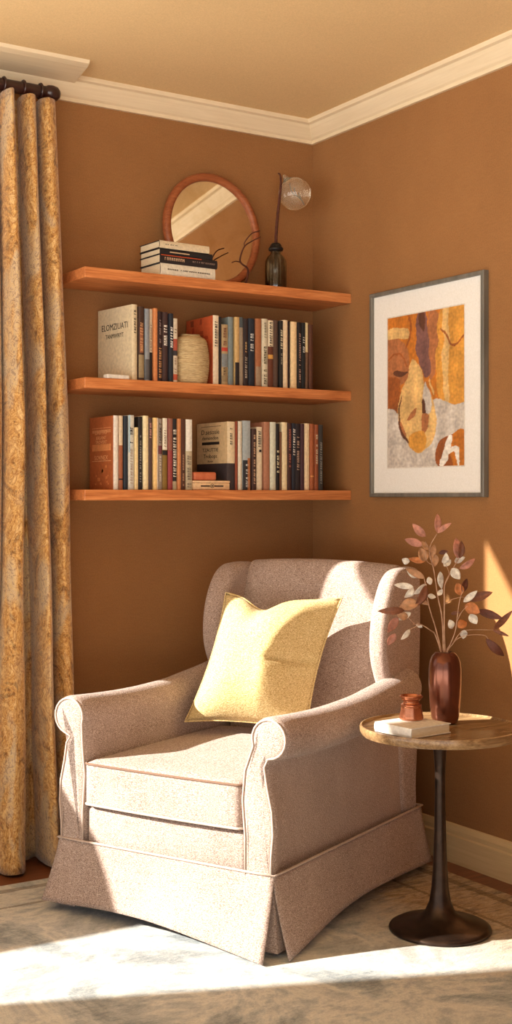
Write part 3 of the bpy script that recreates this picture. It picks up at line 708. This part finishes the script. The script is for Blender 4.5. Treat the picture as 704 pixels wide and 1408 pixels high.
# outlines in units of the print (352 wide, 745 tall), origin at its top left
shapes = [
 ([(-5,-5),(357,-5),(357,462),(300,465),(215,420),(190,470),(60,470),(-5,490)], 'o1'),
 ([(-5,110),(95,150),(100,260),(70,340),(-5,330)], 's'),
 ([(200,-5),(260,60),(250,200),(205,330),(190,200)], 's'),
 ([(255,-5),(357,-5),(357,440),(300,460),(240,420),(230,200)], 'y'),
 ([(262,0),(285,0),(282,440),(262,430)], 'c'),
 ([(-5,60),(95,62),(92,110),(-5,104)], 'c'),
 ([(30,270),(95,272),(70,292),(40,292)], 'd'),
 ([(-5,300),(60,320),(50,470),(-5,470)], 'o2'),
 ([(-5,458),(40,470),(60,500),(55,600),(110,660),(160,680),(357,700),(357,462),(300,465),(215,425),(190,560),(110,620)], 'g'),
 ([(-5,470),(60,500),(100,640),(200,690),(357,690),(357,750),(-5,750)], 'g'),
 ([(148,-5),(182,-5),(190,110),(194,250),(182,300),(168,270),(142,195),(138,90)], 'm'),
 ([(152,0),(176,0),(180,60),(170,100),(155,60)], 'd'),
 ([(150,210),(200,230),(200,300),(175,320),(150,260)], 'm'),
 ([(115,215),(140,240),(160,300),(180,360),(215,430),(225,520),(215,620),(170,665),(130,670),(95,620),(60,560),(48,500),(60,400),(85,320)], 'c'),
 ([(180,340),(205,400),(200,480),(175,490),(168,420)], 'g'),
 ([(172,420),(180,480),(168,500),(162,450)], 'd'),
 ([(120,465),(135,460),(125,500),(95,520),(105,490)], 's'),
 ([(60,520),(75,540),(90,590),(78,600),(62,570)], 's'),
 ([(165,490),(195,500),(185,560),(170,600),(160,550)], 's'),
 ([(110,590),(170,580),(180,650),(130,670),(100,630)], 'y'),
 ([(225,660),(260,610),(300,600),(352,595),(356,750),(240,750),(222,700)], 'o2'),
 ([(300,600),(356,592),(356,750),(300,750)], 'o1'),
 ([(285,600),(300,620),(285,690),(262,740),(240,740),(255,690),(270,640)], 'w'),
 ([(62,420),(70,400),(58,500),(70,560),(100,620),(92,622),(58,565),(50,500)], 'd'),
 ([(200,330),(206,330),(222,400),(216,402)], 'c'),
 ([(255,100),(262,96),(300,170),(352,140),(352,150),(298,184)], 'o2'),
 ([(95,-5),(104,-5),(120,60),(96,150),(88,150),(110,60)], 'o2'),
 ([(5,200),(60,180),(95,240),(90,244),(58,190),(6,208)], 'o2'),
 ([(285,665),(325,655),(330,735),(318,735),(312,680),(288,685)], 'w'),
]
shp = [(cv(p), AC[c_]) for p, c_ in shapes]
shp = [(p, q, min(a for a, _ in p), max(a for a, _ in p), min(b for _, b in p), max(b for _, b in p)) for p, q in shp]
NU, NV_ = 140, 260
me = bpy.data.meshes.new('print'); vs = []; fs = []
y0, y1, z0, z1 = .205, -.195, -.258, .264
for j in range(NV_+1):
    for i in range(NU+1): vs.append((-.0124, y0+(y1-y0)*i/NU, z0+(z1-z0)*j/NV_))
for j in range(NV_):
    for i in range(NU): a = j*(NU+1)+i; fs.append((a, a+NU+1, a+NU+2, a+1))
me.from_pydata(vs, [], fs); ca = me.color_attributes.new('paint', 'FLOAT_COLOR', 'POINT')
for j in range(NV_+1):
    for i in range(NU+1):
        u, v_ = i/NU, j/NV_
        nv = mn.noise_vector((u*6, v_*12, 1.3))*.03+mn.noise_vector((u*22, v_*40, 4.))*.008
        uu, vv = u+nv[0], v_+nv[1]*.6
        c_ = AC['o1']; best = None
        for pl, q, a0, a1, b0, b1_ in shp:
            if a0 <= uu <= a1 and b0 <= vv <= b1_ and inside(pl, uu, vv): c_ = q
        k_ = 1+.16*mn.noise((u*9, v_*9, 7))+.12*mn.noise((u*30, v_*60, 2))
        l_ = lin(tuple(max(0, min(255, x_*k_)) for x_ in c_)); ca.data[j*(NU+1)+i].color = l_
m, nt, b = newmat('print_inks'); at = nt.nodes.new('ShaderNodeVertexColor'); at.layer_name = 'paint'
nn_ = noise(nt, coords(nt, (1, 2, 1)), 60, 5, .7)
nt.links.new(mixc(nt, .25, at.outputs['Color'], ramp(nt, nn_, [(.35, (110, 76, 46)), (.65, (236, 210, 170))]), 'OVERLAY'), b.inputs['Base Color'])
b.inputs['Roughness'].default_value = .7
link('print', me, m, pf)

# ------------------------------------------------------------------ armchair
ch = thing('armchair', 'pinkish beige skirted wingback armchair with rolled arms on the rug', 'armchair', (-.75, -.725, .0095), R(-64.5))
L = M['linen']; zo = -.0095
def arm(side):
    xc = .350 if side > 0 else -.328
    s = side; r_ = .058
    def sec(zc):
        pts = []
        # from inner bottom up, over the scroll, down the outside
        k_ = zc-.567
        for x, z in ((.272, .20), (.270, .30), (.262, .40), (.270, .48)): pts.append((x*s, z+k_*max(0, (z-.3)/.25)))
        for i in range(18):
            a = R(200-i*17)    # round the scroll
            pts.append((xc+s*r_*math.cos(a), zc+r_*math.sin(a)))
        for x, z in ((.343, .492), (.352, .44), (.366, .38), (.370, .32), (.364, .26), (.360, .20)): pts.append((x*s, z+k_*max(0, (z-.3)/.25)))
        return pts
    def zc_of(y): t = (y+.43)/.80; return .567-.012*math.sin(PI*min(1, t*1.4))+.05*max(0, t-.62)**1.5*3
    bm = bmesh.new(); rings = []
    st = [(-.436, .020), (-.434, .010), (-.429, .004), (-.42, 0)]+[(-.42+.80*i/16, 0) for i in range(1, 17)]
    for y, ins in st:
        q = sec(zc_of(y)); 
        if ins: q = inset2(q, ins)
        # the outer belly flattens behind the front
        out = []
        f = max(0, min(1, (y+.42)/.06)); 
        for x, z in q:
            if z < .5 and abs(x) > .31: x = s*((abs(x))*(1-f)+.343*f) if abs(abs(x)-abs(xc)) > .03 or z < .49 else x
            out.append((x, z))
        rings.append([bm.verts.new((x, y, z+zo)) for x, z in out])
    n = len(rings[0])
    for A, B_ in zip(rings, rings[1:]):
        for i in range(n): bm.faces.new((A[i], A[(i+1) % n], B_[(i+1) % n], B_[i]))
    bm.faces.new(rings[0][::-1]); bm.faces.new(rings[-1]); bmesh.ops.triangulate(bm, faces=[f_ for f_ in bm.faces if len(f_.verts) > 4])
    a_ = obj('arm', bm, L, ch, auto=70)
    q = inset2(sec(zc_of(-.43)), .007)
    obj('piping', tube([(x, -.4345, z+zo) for x, z in q], .0032, 8), M['piping'], a_, smooth=True)
arm(1); arm(-1)
# inner frame: front rail and seat deck
obj('front_rail', box((-.27, -.425, .195+zo), (.27, -.37, .312+zo), .012, 3), L, ch, auto=60)
obj('seat_deck', box((-.268, -.37, .20+zo), (.268, .40, .305+zo), .01), L, ch, auto=60)
# back
def backf(t, u, v):  # sweep along x, (u=y, v=z)
    k_ = 1-(t/.285)**2
    fr = 1 if u < .43 else 0
    return (u-.012*k_*fr, v+.014*k_*(max(0, v-.8)/.2), t)
bo = [(.285, .31), (.29, .45), (.32, .62), (.35, .78), (.375, .90), (.392, .955), (.415, .985), (.445, .993), (.478, .98), (.495, .94), (.495, .80), (.485, .55), (.47, .30), (.46, .20), (.30, .20)]
bo = [(y, z+zo-(.012 if z > .7 else 0)) for y, z in bo]
bk = obj('backrest', plate([tuple(p) for p in catmull(bo, 4, True)], 'x', -.248, .298, .008, .008, 3, backf), L, ch, auto=60)
# wings
def wing(s):
    wo = [(.315, .56), (.27, .62), (.232, .70), (.226, .78), (.245, .87), (.285, .940), (.330, .975), (.38, .984), (.45, .984), (.492, .962), (.500, .85), (.496, .70), (.485, .50), (.468, .30), (.462, .20), (.37, .20), (.345, .40)]
    wo = [(y, z+zo-(.008 if z > .8 else 0)) for y, z in wo]
    def off(t, u, v):
        fl = max(0, (v-.6))*.02
        return (u, v, t+s*(.0+fl*max(0, (.5-u)/.3)))
    a, b_ = (.290, .354) if s > 0 else (-.240, -.322)
    w_ = obj('wing', plate([tuple(p) for p in catmull(wo, 4, True)], 'x', a, b_, .030, .022, 7, off), L, ch, auto=70)
    return w_
wing(1); wing(-1)
# seat cushion
def cush(x, y, z):
    k_ = (1-(x/.27)**2)*(1-min(1, abs(y/.36))**2.5)
    if z > 0: z += .016*max(0, k_)
    y -= .008*(1-(x/.27)**2) if y < -.2 else 0
    return (x, y, z)
cs = obj('seat_cushion', rbox(.268, .352, .066, .018, 18, cush), L, ch, smooth=True); cs.location = (0, -.088, .380+zo)
for zz in (.0575, -.0575):
    pts = []
    for cx_, cy_, a0 in ((.252, .336, 0), (-.252, .336, 90), (-.252, -.336, 180), (.252, -.336, 270)):
        for i in range(6): a = R(a0+i*18); pts.append((cx_+.0155*math.cos(a), cy_+.0155*math.sin(a)))
    full = []
    for i in range(len(pts)):
        p, q = pts[i], pts[(i+1) % len(pts)]; n = 12 if math.dist(p, q) > .1 else 1
        for k_ in range(n): t = k_/n; full.append((p[0]+(q[0]-p[0])*t, p[1]+(q[1]-p[1])*t))
    path = [(x, y-(.008*(1-(x/.27)**2) if y < -.2 else 0), zz) for x, y in full]
    obj('piping', tube(path, .0036, 8, True), M['seam'] if zz > 0 else M['piping'], cs, smooth=True)
# skirt: four flared panels with kick pleats in the corners
ZS = .212+zo
def panel(p0, p1, q0, q1, n=40, zl=.03, zr=.018, sag=.018, wob=.004, name='skirt'):
    """top edge p0..p1 (2-D), hem q0..q1"""
    bm = bmesh.new(); rows = []; NZ = 12
    d = Vector((p1[0]-p0[0], p1[1]-p0[1])).normalized(); nrm = Vector((d.y, -d.x))
    for j in range(NZ+1):
        t = j/NZ; r_ = []
        for i in range(n+1):
            u = i/n
            a = Vector(p0).lerp(Vector(p1), u); c_ = Vector(q0).lerp(Vector(q1), u)
            zb = zl+(zr-zl)*u+sag*math.sin(PI*u)
            f = t**1.25
            xy = a.lerp(c_, f)+nrm*(wob*t*math.sin(u*9+1)-.012*f*math.sin(PI*u))
            r_.append(bm.verts.new((xy.x, xy.y, ZS+(zb+zo-ZS)*t)))
        rows.append(r_)
    for A, B_ in zip(rows, rows[1:]):
        for i in range(n): bm.faces.new((A[i], A[i+1], B_[i+1], B_[i]))
    o = obj(name, bm, L, ch, smooth=True); s_ = o.modifiers.new('thick', 'SOLIDIFY'); s_.thickness = .005; s_.offset = -1
    return o
# corners of the seam
cFL, cFR, cBR, cBL = (-.365, -.435), (.365, -.435), (.362, .475), (-.362, .475)
hFL, hFR = (-.395, -.475), (.386, -.528)
panel(cFL, cFR, hFL, hFR, zl=.036, zr=.014, sag=.020)
panel(cFR, cBR, (.428, -.462), (.390, .500), zl=.014, zr=.032, sag=.028)
panel(cBR, cBL, (.385, .505), (-.385, .505), zl=.03, zr=.03, sag=.0)
panel(cBL, cFL, (-.395, .50), (-.405, -.46), zl=.03, zr=.036, sag=.01)
for (a, h_) in ((cFR, (.402, -.470)), (cFL, (-.385, -.455))):
    # tucked pleat behind each front corner
    sx_ = 1 if a[0] > 0 else -1
    bm = bmesh.new(); A = []; B_ = []
    tp = [(a[0]-sx_*.06, a[1]+.012), (a[0]-sx_*.006, a[1]+.006), (a[0]-sx_*.012, a[1]+.06)]
    hp = [(h_[0]-sx_*.09, h_[1]+.008), (h_[0]-sx_*.008, h_[1]+.008), (h_[0]-sx_*.008, h_[1]+.09)]
    for p, q in zip(tp, hp):
        A.append(bm.verts.new((p[0], p[1], ZS))); B_.append(bm.verts.new((q[0], q[1], .024+zo)))
    for i in range(2): bm.faces.new((A[i], A[i+1], B_[i+1], B_[i]))
    o = obj('pleat', bm, L, ch); s_ = o.modifiers.new('thick', 'SOLIDIFY'); s_.thickness = .004; s_.offset = -1
sp = [(-.367, -.437), (.367, -.437), (.364, .477), (-.364, .477)]
full = []
for i in range(4):
    p, q = sp[i], sp[(i+1) % 4]
    for k_ in range(10): full.append((p[0]+(q[0]-p[0])*k_/10, p[1]+(q[1]-p[1])*k_/10, ZS+.001))
obj('piping', tube(full, .0034, 8, True), M['piping'], ch, smooth=True)
for lx, ly in ((-.31, -.37), (.31, -.37), (.31, .42), (-.31, .42)):
    bm = lathe([(0, 0), (.016, 0), (.018, .02), (.024, .19), (0, .19)], 16); bmesh.ops.translate(bm, verts=bm.verts, vec=(lx, ly, 0))
    obj('leg', bm, M['legwood'], ch, auto=50)

# ------------------------------------------------------------------ pillow
TL, TR, BL, BRc = Vector((-.190, .175, .890)), Vector((.185, .270, .882)), Vector((-.238, .015, .492)), Vector((.150, .110, .482))
NP = 36; bm = bmesh.new()
nrm = (TR-TL).cross(BL-TL).normalized()
if nrm.y > 0: nrm = -nrm
def pil(u, v, side):
    cu, cvv = (u*2-1), (v*2-1)
    # sides draw in between pointed corners
    uu = .5+.5*cu*(1-.10*(1-cvv*cvv)); vv = .5+.5*cvv*(1-.075*(1-cu*cu))
    if cvv > 0: vv -= .085*math.exp(-((cu+.28)/.30)**2)*cvv**3
    base = BL.lerp(BRc, uu).lerp(TL.lerp(TR, uu), vv)
    rg = .22+.42*max(0, cvv)**1.3
    f = (1-((rg-cu)/(1+rg))**2.4)**.8 if cu < rg else 1-((cu-rg)/(1-rg))**1.22
    if side < 0: f = max(0, 1-abs(cu)**2.6)**.8
    th = (.118 if side > 0 else .07)*max(0, f)*(max(0, 1-abs(cvv)**3)**.8)
    wr = .010*math.sin(cu*5+cvv*2)*(1-cu*cu)*(1-cvv*cvv)
    cr = -.026*math.exp(-((cvv+.10-.12*cu)/.055)**2)*max(0, min(1, (cu-.15)/.2))*(1-max(0, cu)**6)
    cr += -.02*math.exp(-((cu+.28)/.16)**2-((cvv-.85)/.25)**2)
    return base+nrm*(side*(th)+(wr+cr if side > 0 else wr*.4))
grid = {}
for s in (1, -1):
    for j in range(NP+1):
        for i in range(NP+1):
            edge = i in (0, NP) or j in (0, NP)
            if edge and s == -1: grid[s, i, j] = grid[1, i, j]; continue
            grid[s, i, j] = bm.verts.new(pil(i/NP, j/NP, s if not edge else s*0+1e-9))
    for j in range(NP):
        for i in range(NP): bm.faces.new((grid[s, i, j], grid[s, i+1, j], grid[s, i+1, j+1], grid[s, i, j+1]))
po = thing('throw_pillow', 'pale yellow square pillow leaning on the seat of the armchair', 'pillow', (-.75, -.725, 0), R(-64.5))
body = obj('cover', bm, M['pillow'], po, smooth=True)
edge = [pil(i/NP, 0, 1e-6) for i in range(NP)]+[pil(1, j/NP, 1e-6) for j in range(NP)]+[pil(1-i/NP, 1, 1e-6) for i in range(NP)]+[pil(0, 1-j/NP, 1e-6) for j in range(NP)]
obj('seam', tube(edge, .0028, 6, True), M['pillow'], po, smooth=True)

# ------------------------------------------------------------------ side table
tb = thing('side_table', 'round brown pedestal table with a dark trumpet base beside the armchair', 'side table', (-.493, -1.324, .0095))
obj('pedestal', lathe([(0, 0), (.138, 0), (.141, .004), (.139, .010), (.128, .016), (.095, .024), (.062, .034), (.042, .050), (.030, .078), (.0235, .12), (.019, .19), (.016, .28), (.0142, .38), (.0145, .44), (.018, .49), (.026, .520), (.034, .5325), (0, .5325)], 64), M['bronze'], tb, smooth=True)
obj('table_top', lathe([(0, .533), (.200, .533), (.214, .536), (.220, .545), (.221, .556), (.219, .562), (.215, .5625), (.212, .558), (.209, .5555), (0, .5555)], 96), M['tabletop'], tb, auto=40)
TZ = .5655
# book and jar
tk = book('white book lying on the round side table under the copper jar', .026, .142, .148, (226, 222, 212), (0, 0, 0), seed=5)
Z = Matrix.Translation((-.683, -1.275, TZ+.0135)) @ Matrix.Rotation(R(-85), 4, 'Z') @ Matrix.Rotation(R(90), 4, 'Y')
tk.location, tk.rotation_euler = Z.to_translation(), Z.to_euler()
jr = thing('copper_jar', 'small ribbed copper jar standing on the white book', 'jar', (-.575, -1.300, TZ+.0268))
jp = [(0, 0), (.031, 0), (.0335, .003), (.0325, .010), (.0305, .018), (.029, .026), (.0275, .034), (.0285, .037), (.0285, .041), (.0235, .043), (.0215, .047), (.0225, .052), (.0275, .056), (.030, .061), (.0305, .064), (.028, .0655), (.025, .061), (.019, .052), (.019, .045), (.024, .036), (.027, .006), (0, .005)]
fine = []
for (a, z_), (c_, w_) in zip(jp, jp[1:]):
    for k_ in range(4): t = k_/4; fine.append((a+(c_-a)*t, z_+(w_-z_)*t))
fine = [(r_+(.0006*math.sin(z_*2*PI/.0042) if .008 < z_ < .034 and r_ > .0272 else 0), z_) for r_, z_ in fine]+[(0, .005)]
obj('body', lathe(fine, 48), M['jar'], jr, smooth=True)
obj('rim_ring', tube([(.0292*math.cos(a), .0292*math.sin(a), .0630) for a in [2*PI*i/40 for i in range(40)]], .0028, 8, True), M['jar'], jr, smooth=True)
# vase
VX, VY = -.440, -1.283
vz = thing('vase', 'tall dark copper glazed vase holding dried branches on the side table', 'vase', (VX, VY, TZ+.0003))
obj('body', lathe([(0, .002), (.026, .0), (.034, .004), (.039, .02), (.043, .06), (.0455, .11), (.0455, .150), (.043, .172), (.037, .188), (.028, .198), (.022, .201), (.018, .199), (.017, .192), (.028, .186), (.038, .165), (.041, .12), (.036, .03), (0, .012)], 64), M['copper'], vz, smooth=True)

# dried branches: coordinates are (u to the side, e depth, w height) about the mouth, in metres
leafm = {}
def lm(k):
    if k not in leafm:
        c_ = {'p': (192, 132, 110), 'w': (236, 222, 206), 'b': (130, 80, 54), 't': (190, 142, 102), 'o': (196, 122, 66), 'd': (104, 58, 40)}[k]
        m, nt, b = newmat('dried_leaf_'+{'p': 'pink', 'w': 'pale', 'b': 'brown', 't': 'tan', 'o': 'orange', 'd': 'dark'}[k])
        f = noise(nt, coords(nt), 70, 4, .6)
        col_ = ramp(nt, f, [(.3, tuple(v*.8 for v in c_)), (.7, tuple(min(255, v*1.12) for v in c_))])
        nt.links.new(col_, b.inputs['Base Color'])
        b.inputs['Roughness'].default_value = .6
        tr = nt.nodes.new('ShaderNodeBsdfTranslucent'); nt.links.new(col_, tr.inputs['Color'])
        mx = nt.nodes.new('ShaderNodeMixShader'); mx.inputs[0].default_value = .2
        out = nt.nodes['Material Output']; nt.links.new(b.outputs[0], mx.inputs[1]); nt.links.new(tr.outputs[0], mx.inputs[2]); nt.links.new(mx.outputs[0], out.inputs['Surface'])
        leafm[k] = m
    return leafm[k]
M['stem'] = mottled('pale_brown_stem', (150, 112, 86), (196, 160, 130), 50, .7, .2)
UR = Vector((.846, -.533, 0)); ER = Vector((.533, .846, 0))
S = .002
def P3(x, y, e):   # x, y in 2 mm steps from the mouth at (611, 898)
    return UR*((x-611)*S)+ER*e+Vector((0, 0, (898-y)*S))
def leaf(parent, x0, y0, x1, y1, w, c_, e0, e1, roll=0.0, curl=.12, fold=.25):
    a = P3(x0, y0, e0); b_ = P3(x1, y1, e1); ax = b_-a; Ln = ax.length; ax.normalize()
    sd = ax.cross(ER); sd.normalize(); sd = (Matrix.Rotation(roll, 3, ax) @ sd); up = ax.cross(sd)
    n = 10; bm = bmesh.new(); rows = []
    for i in range(n+1):
        t = i/n; hw_ = w*S*.5*(math.sin(PI*t**.85)**.8 if 0 < t < 1 else 0)+.0002
        c = a+ax*(Ln*t)+up*(curl*Ln*math.sin(PI*t))
        rows.append([bm.verts.new(c+sd*hw_*k_+up*(fold*hw_*abs(k_))) for k_ in (-1, -.5, 0, .5, 1)])
    for A, B_ in zip(rows, rows[1:]):
        for i in range(4): bm.faces.new((A[i], A[i+1], B_[i+1], B_[i]))
    o = obj('leaf', bm, lm(c_), parent, smooth=True)
    s_ = o.modifiers.new('thick', 'SOLIDIFY'); s_.thickness = .0007
    return o
def branch(label, stems, leaves):
    t = thing('dried_branch', label, 'branch', (VX, VY, TZ+.197), 0, 'dried branches in the copper vase')
    bm = bmesh.new()
    for st in stems:
        pts = catmull([P3(*p) for p in st[0]], 6); n = len(pts)
        add_tube(bm, pts, [st[1]*(1-.55*i/n) for i in range(n)], 7)
    obj('stem', bm, M['stem'], t, smooth=True)
    for i, l_ in enumerate(leaves):
        x0, y0, x1, y1, w, c_ = l_[:6]; e = l_[6] if len(l_) > 6 else 0
        leaf(t, x0, y0, x1+(x1-x0)*.06, y1+(y1-y0)*.06, w*1.3, c_, e, e+rnd.uniform(-.018, .018), rnd.uniform(-.5, .5), rnd.uniform(.05, .16)*rnd.choice((-1, 1)), rnd.uniform(.15, .5))
g_ = lambda cx_, cy_: (540+cx_/4.293, 700+cy_/4.293)
def lf(a, b_, c_, d_, w, k_, e=0): p = g_(a, b_); q = g_(c_, d_); return (p[0], p[1], q[0], q[1], w/4.293, k_, e)
def sp_(pts, e): return [g_(*p)+(e*i/(len(pts)-1),) for i, p in enumerate(pts)]
def base(x, e=0): return (x, 925, 0)
branch('low left dried branch reaching towards the armchair, thin white tips', [
   ([(609, 925, -.002), (605, 897, -.004)]+sp_([(245,740),(215,712),(150,672),(100,668)], -.04), .0022),
   ([g_(150,672)+(-.03,), g_(85,700)+(-.035,)], .0013), ([g_(150,672)+(-.03,), (566,855,-.035), (556,845,-.04)], .0012)],
   [lf(85,700,30,755,26,'w',-.035), (551.6,836,516.6,837,8,'b',-.05), (556,845,541,842,8,'t',-.05), (543,846,528,865,10,'p',-.05), (539,868,529,884,9,'p',-.05), lf(90,600,15,640,30,'w',-.04), lf(140,545,30,575,55,'t',-.03), lf(125,670,160,690,18,'w',-.02)])
branch('left dried branch with broad tan and white leaves by the wing', [
   ([(610, 925, 0), (606, 897, -.002)]+sp_([(245,690),(205,560),(185,440),(175,400)], -.015), .0024),
   ([g_(205,560)+(-.01,), g_(150,540)+(-.015,), g_(110,455)+(-.02,)], .0013)],
   [lf(180,400,70,345,34,'t',-.01), lf(110,450,0,438,30,'w',-.02), lf(190,435,115,490,32,'w',-.01), lf(112,455,60,510,38,'w',-.015), lf(185,440,120,560,46,'b',-.02), lf(190,420,225,410,36,'w',-.01), lf(200,505,248,515,26,'w',0), lf(130,400,75,345,26,'w',.0), lf(205,560,140,520,26,'t',.01)])
branch('tallest dried branch, its pink leaves topmost of the bunch', [
   ([(611, 925, 0), (609, 897, 0)]+sp_([(292,720),(285,620),(262,500),(240,350),(215,230),(262,135)], .02), .0026),
   ([g_(215,230)+(.015,), g_(190,180)+(.015,)], .0011), ([g_(235,320)+(.01,), g_(200,300)+(.01,), g_(190,230)+(.01,)], .0012)],
   [lf(262,125,268,20,34,'p',.02), lf(265,130,340,72,26,'p',.02), lf(192,152,118,78,36,'p',.015), lf(175,205,70,168,38,'p',.015), lf(208,232,170,182,30,'t',.015), lf(188,300,160,225,52,'t',.01), lf(188,300,95,285,30,'o',.01), lf(96,300,52,288,34,'w',.01), lf(275,360,287,462,34,'w',0), lf(250,200,225,290,30,'t',.03), lf(255,260,250,330,34,'t',.03), lf(262,505,290,470,24,'w',0)])
branch('right upright dried branch with pink and white leaves below the picture', [
   ([(612, 925, 0), (611, 897, 0)]+sp_([(300,720),(300,560),(302,440),(345,350),(385,280)], -.01), .0024),
   ([g_(302,440)+(0,), g_(330,380)+(0,), g_(310,320)+(0,)], .0012)],
   [lf(378,280,372,165,50,'p',-.01), lf(388,280,398,180,34,'b',-.012), lf(295,310,305,248,34,'w',0), lf(298,328,342,293,28,'w',0), lf(358,302,422,276,30,'w',-.01), lf(388,342,476,284,32,'p',-.01), lf(340,340,388,402,44,'w',-.012), lf(270,250,320,240,22,'d',.01), lf(345,350,395,345,18,'t',0)])
branch('right dried branch with folded brown leaf and dark pointed tips', [
   ([(613, 925, 0), (613, 897, 0)]+sp_([(335,800),(365,720),(375,640),(390,530),(410,470)], -.012), .0022),
   ([g_(300,560)+(0,), g_(340,530)+(-.005,), g_(400,512)+(-.01,), g_(420,520)+(-.01,)], .0012), ([g_(372,660)+(-.01,), g_(400,600)+(-.014,), g_(440,560)+(-.014,)], .0012)],
   [lf(400,500,372,430,44,'o',-.01), lf(402,480,436,406,36,'d',-.012), lf(412,542,486,476,30,'w',-.01), lf(440,530,577,485,42,'b',-.012), lf(418,560,500,600,56,'o',-.014), lf(490,590,634,636,38,'d',-.016), lf(448,612,486,668,44,'w',-.02), lf(330,650,352,704,34,'w',0), lf(378,695,432,665,44,'o',-.01), lf(345,618,400,610,18,'b',.02)])
branch('lowest right dried branch arching towards the sunlit wall patch', [
   ([(613, 925, 0), (614, 897, -.002), g_(345,800)+(-.006,), g_(375,762)+(-.012,), g_(440,738)+(-.02,), g_(530,738)+(-.025,), g_(556,765)+(-.025,)], .0015),
   ([g_(345,800)+(-.006,), g_(390,730)+(-.01,), g_(440,708)+(-.015,), g_(585,705)+(-.03,)], .0013)],
   [lf(585,702,697,598,30,'b',-.03), lf(580,706,664,736,18,'b',-.03), lf(540,758,648,858,40,'d',-.025), lf(415,708,414,762,34,'w',-.015)])

# ------------------------------------------------------------------ light and camera
sc = bpy.context.scene
w = bpy.data.worlds.new('World'); sc.world = w; w.use_nodes = True
bg = w.node_tree.nodes['Background']; wn = w.node_tree; tcw = wn.nodes.new('ShaderNodeTexCoord'); sz = wn.nodes.new('ShaderNodeSeparateXYZ'); wn.links.new(tcw.outputs['Generated'], sz.inputs[0])
rw = wn.nodes.new('ShaderNodeValToRGB'); e = rw.color_ramp.elements   # glow added below the horizon to lift the ceiling, hazy sky above
mw = wn.nodes.new('ShaderNodeMath'); mw.operation = 'MULTIPLY_ADD'; mw.inputs[1].default_value = .5; mw.inputs[2].default_value = .5
wn.links.new(sz.outputs[2], mw.inputs[0]); wn.links.new(mw.outputs[0], rw.inputs['Fac'])
e[0].position = .47; e[0].color = (1.16, 1.10, 1.02, 1); e[1].position = .53; e[1].color = (.26, .26, .27, 1)
wn.links.new(rw.outputs['Color'], bg.inputs['Color']); bg.inputs['Strength'].default_value = 4.3
su = bpy.data.lights.new('sun', 'SUN'); su.energy = 16; su.angle = R(.6); su.color = (1.0, .94, .85)
so_ = bpy.data.objects.new('sun', su); COL.objects.link(so_)
dvec = Vector((.928, -.371, -.50)); so_.rotation_euler = dvec.to_track_quat('-Z', 'Y').to_euler()
cam = bpy.data.cameras.new('camera'); co = bpy.data.objects.new('camera', cam); COL.objects.link(co)
cam.sensor_fit = 'AUTO'; cam.sensor_width = 36; cam.lens = 36*1764/1408; cam.shift_y = -21/1408; cam.clip_start = .05
co.location = (-2.80299, -4.0388, 1.2); co.rotation_euler = (R(90), 0, R(-32.229))
sc.camera = co
sc.view_settings.view_transform = 'Standard'; sc.view_settings.look = 'None'; sc.view_settings.gamma = 1; sc.view_settings.use_curve_mapping = False
sc.view_settings.exposure = 0.0
sc.cycles.max_bounces = 8; sc.cycles.diffuse_bounces = 5; sc.cycles.use_denoising = True
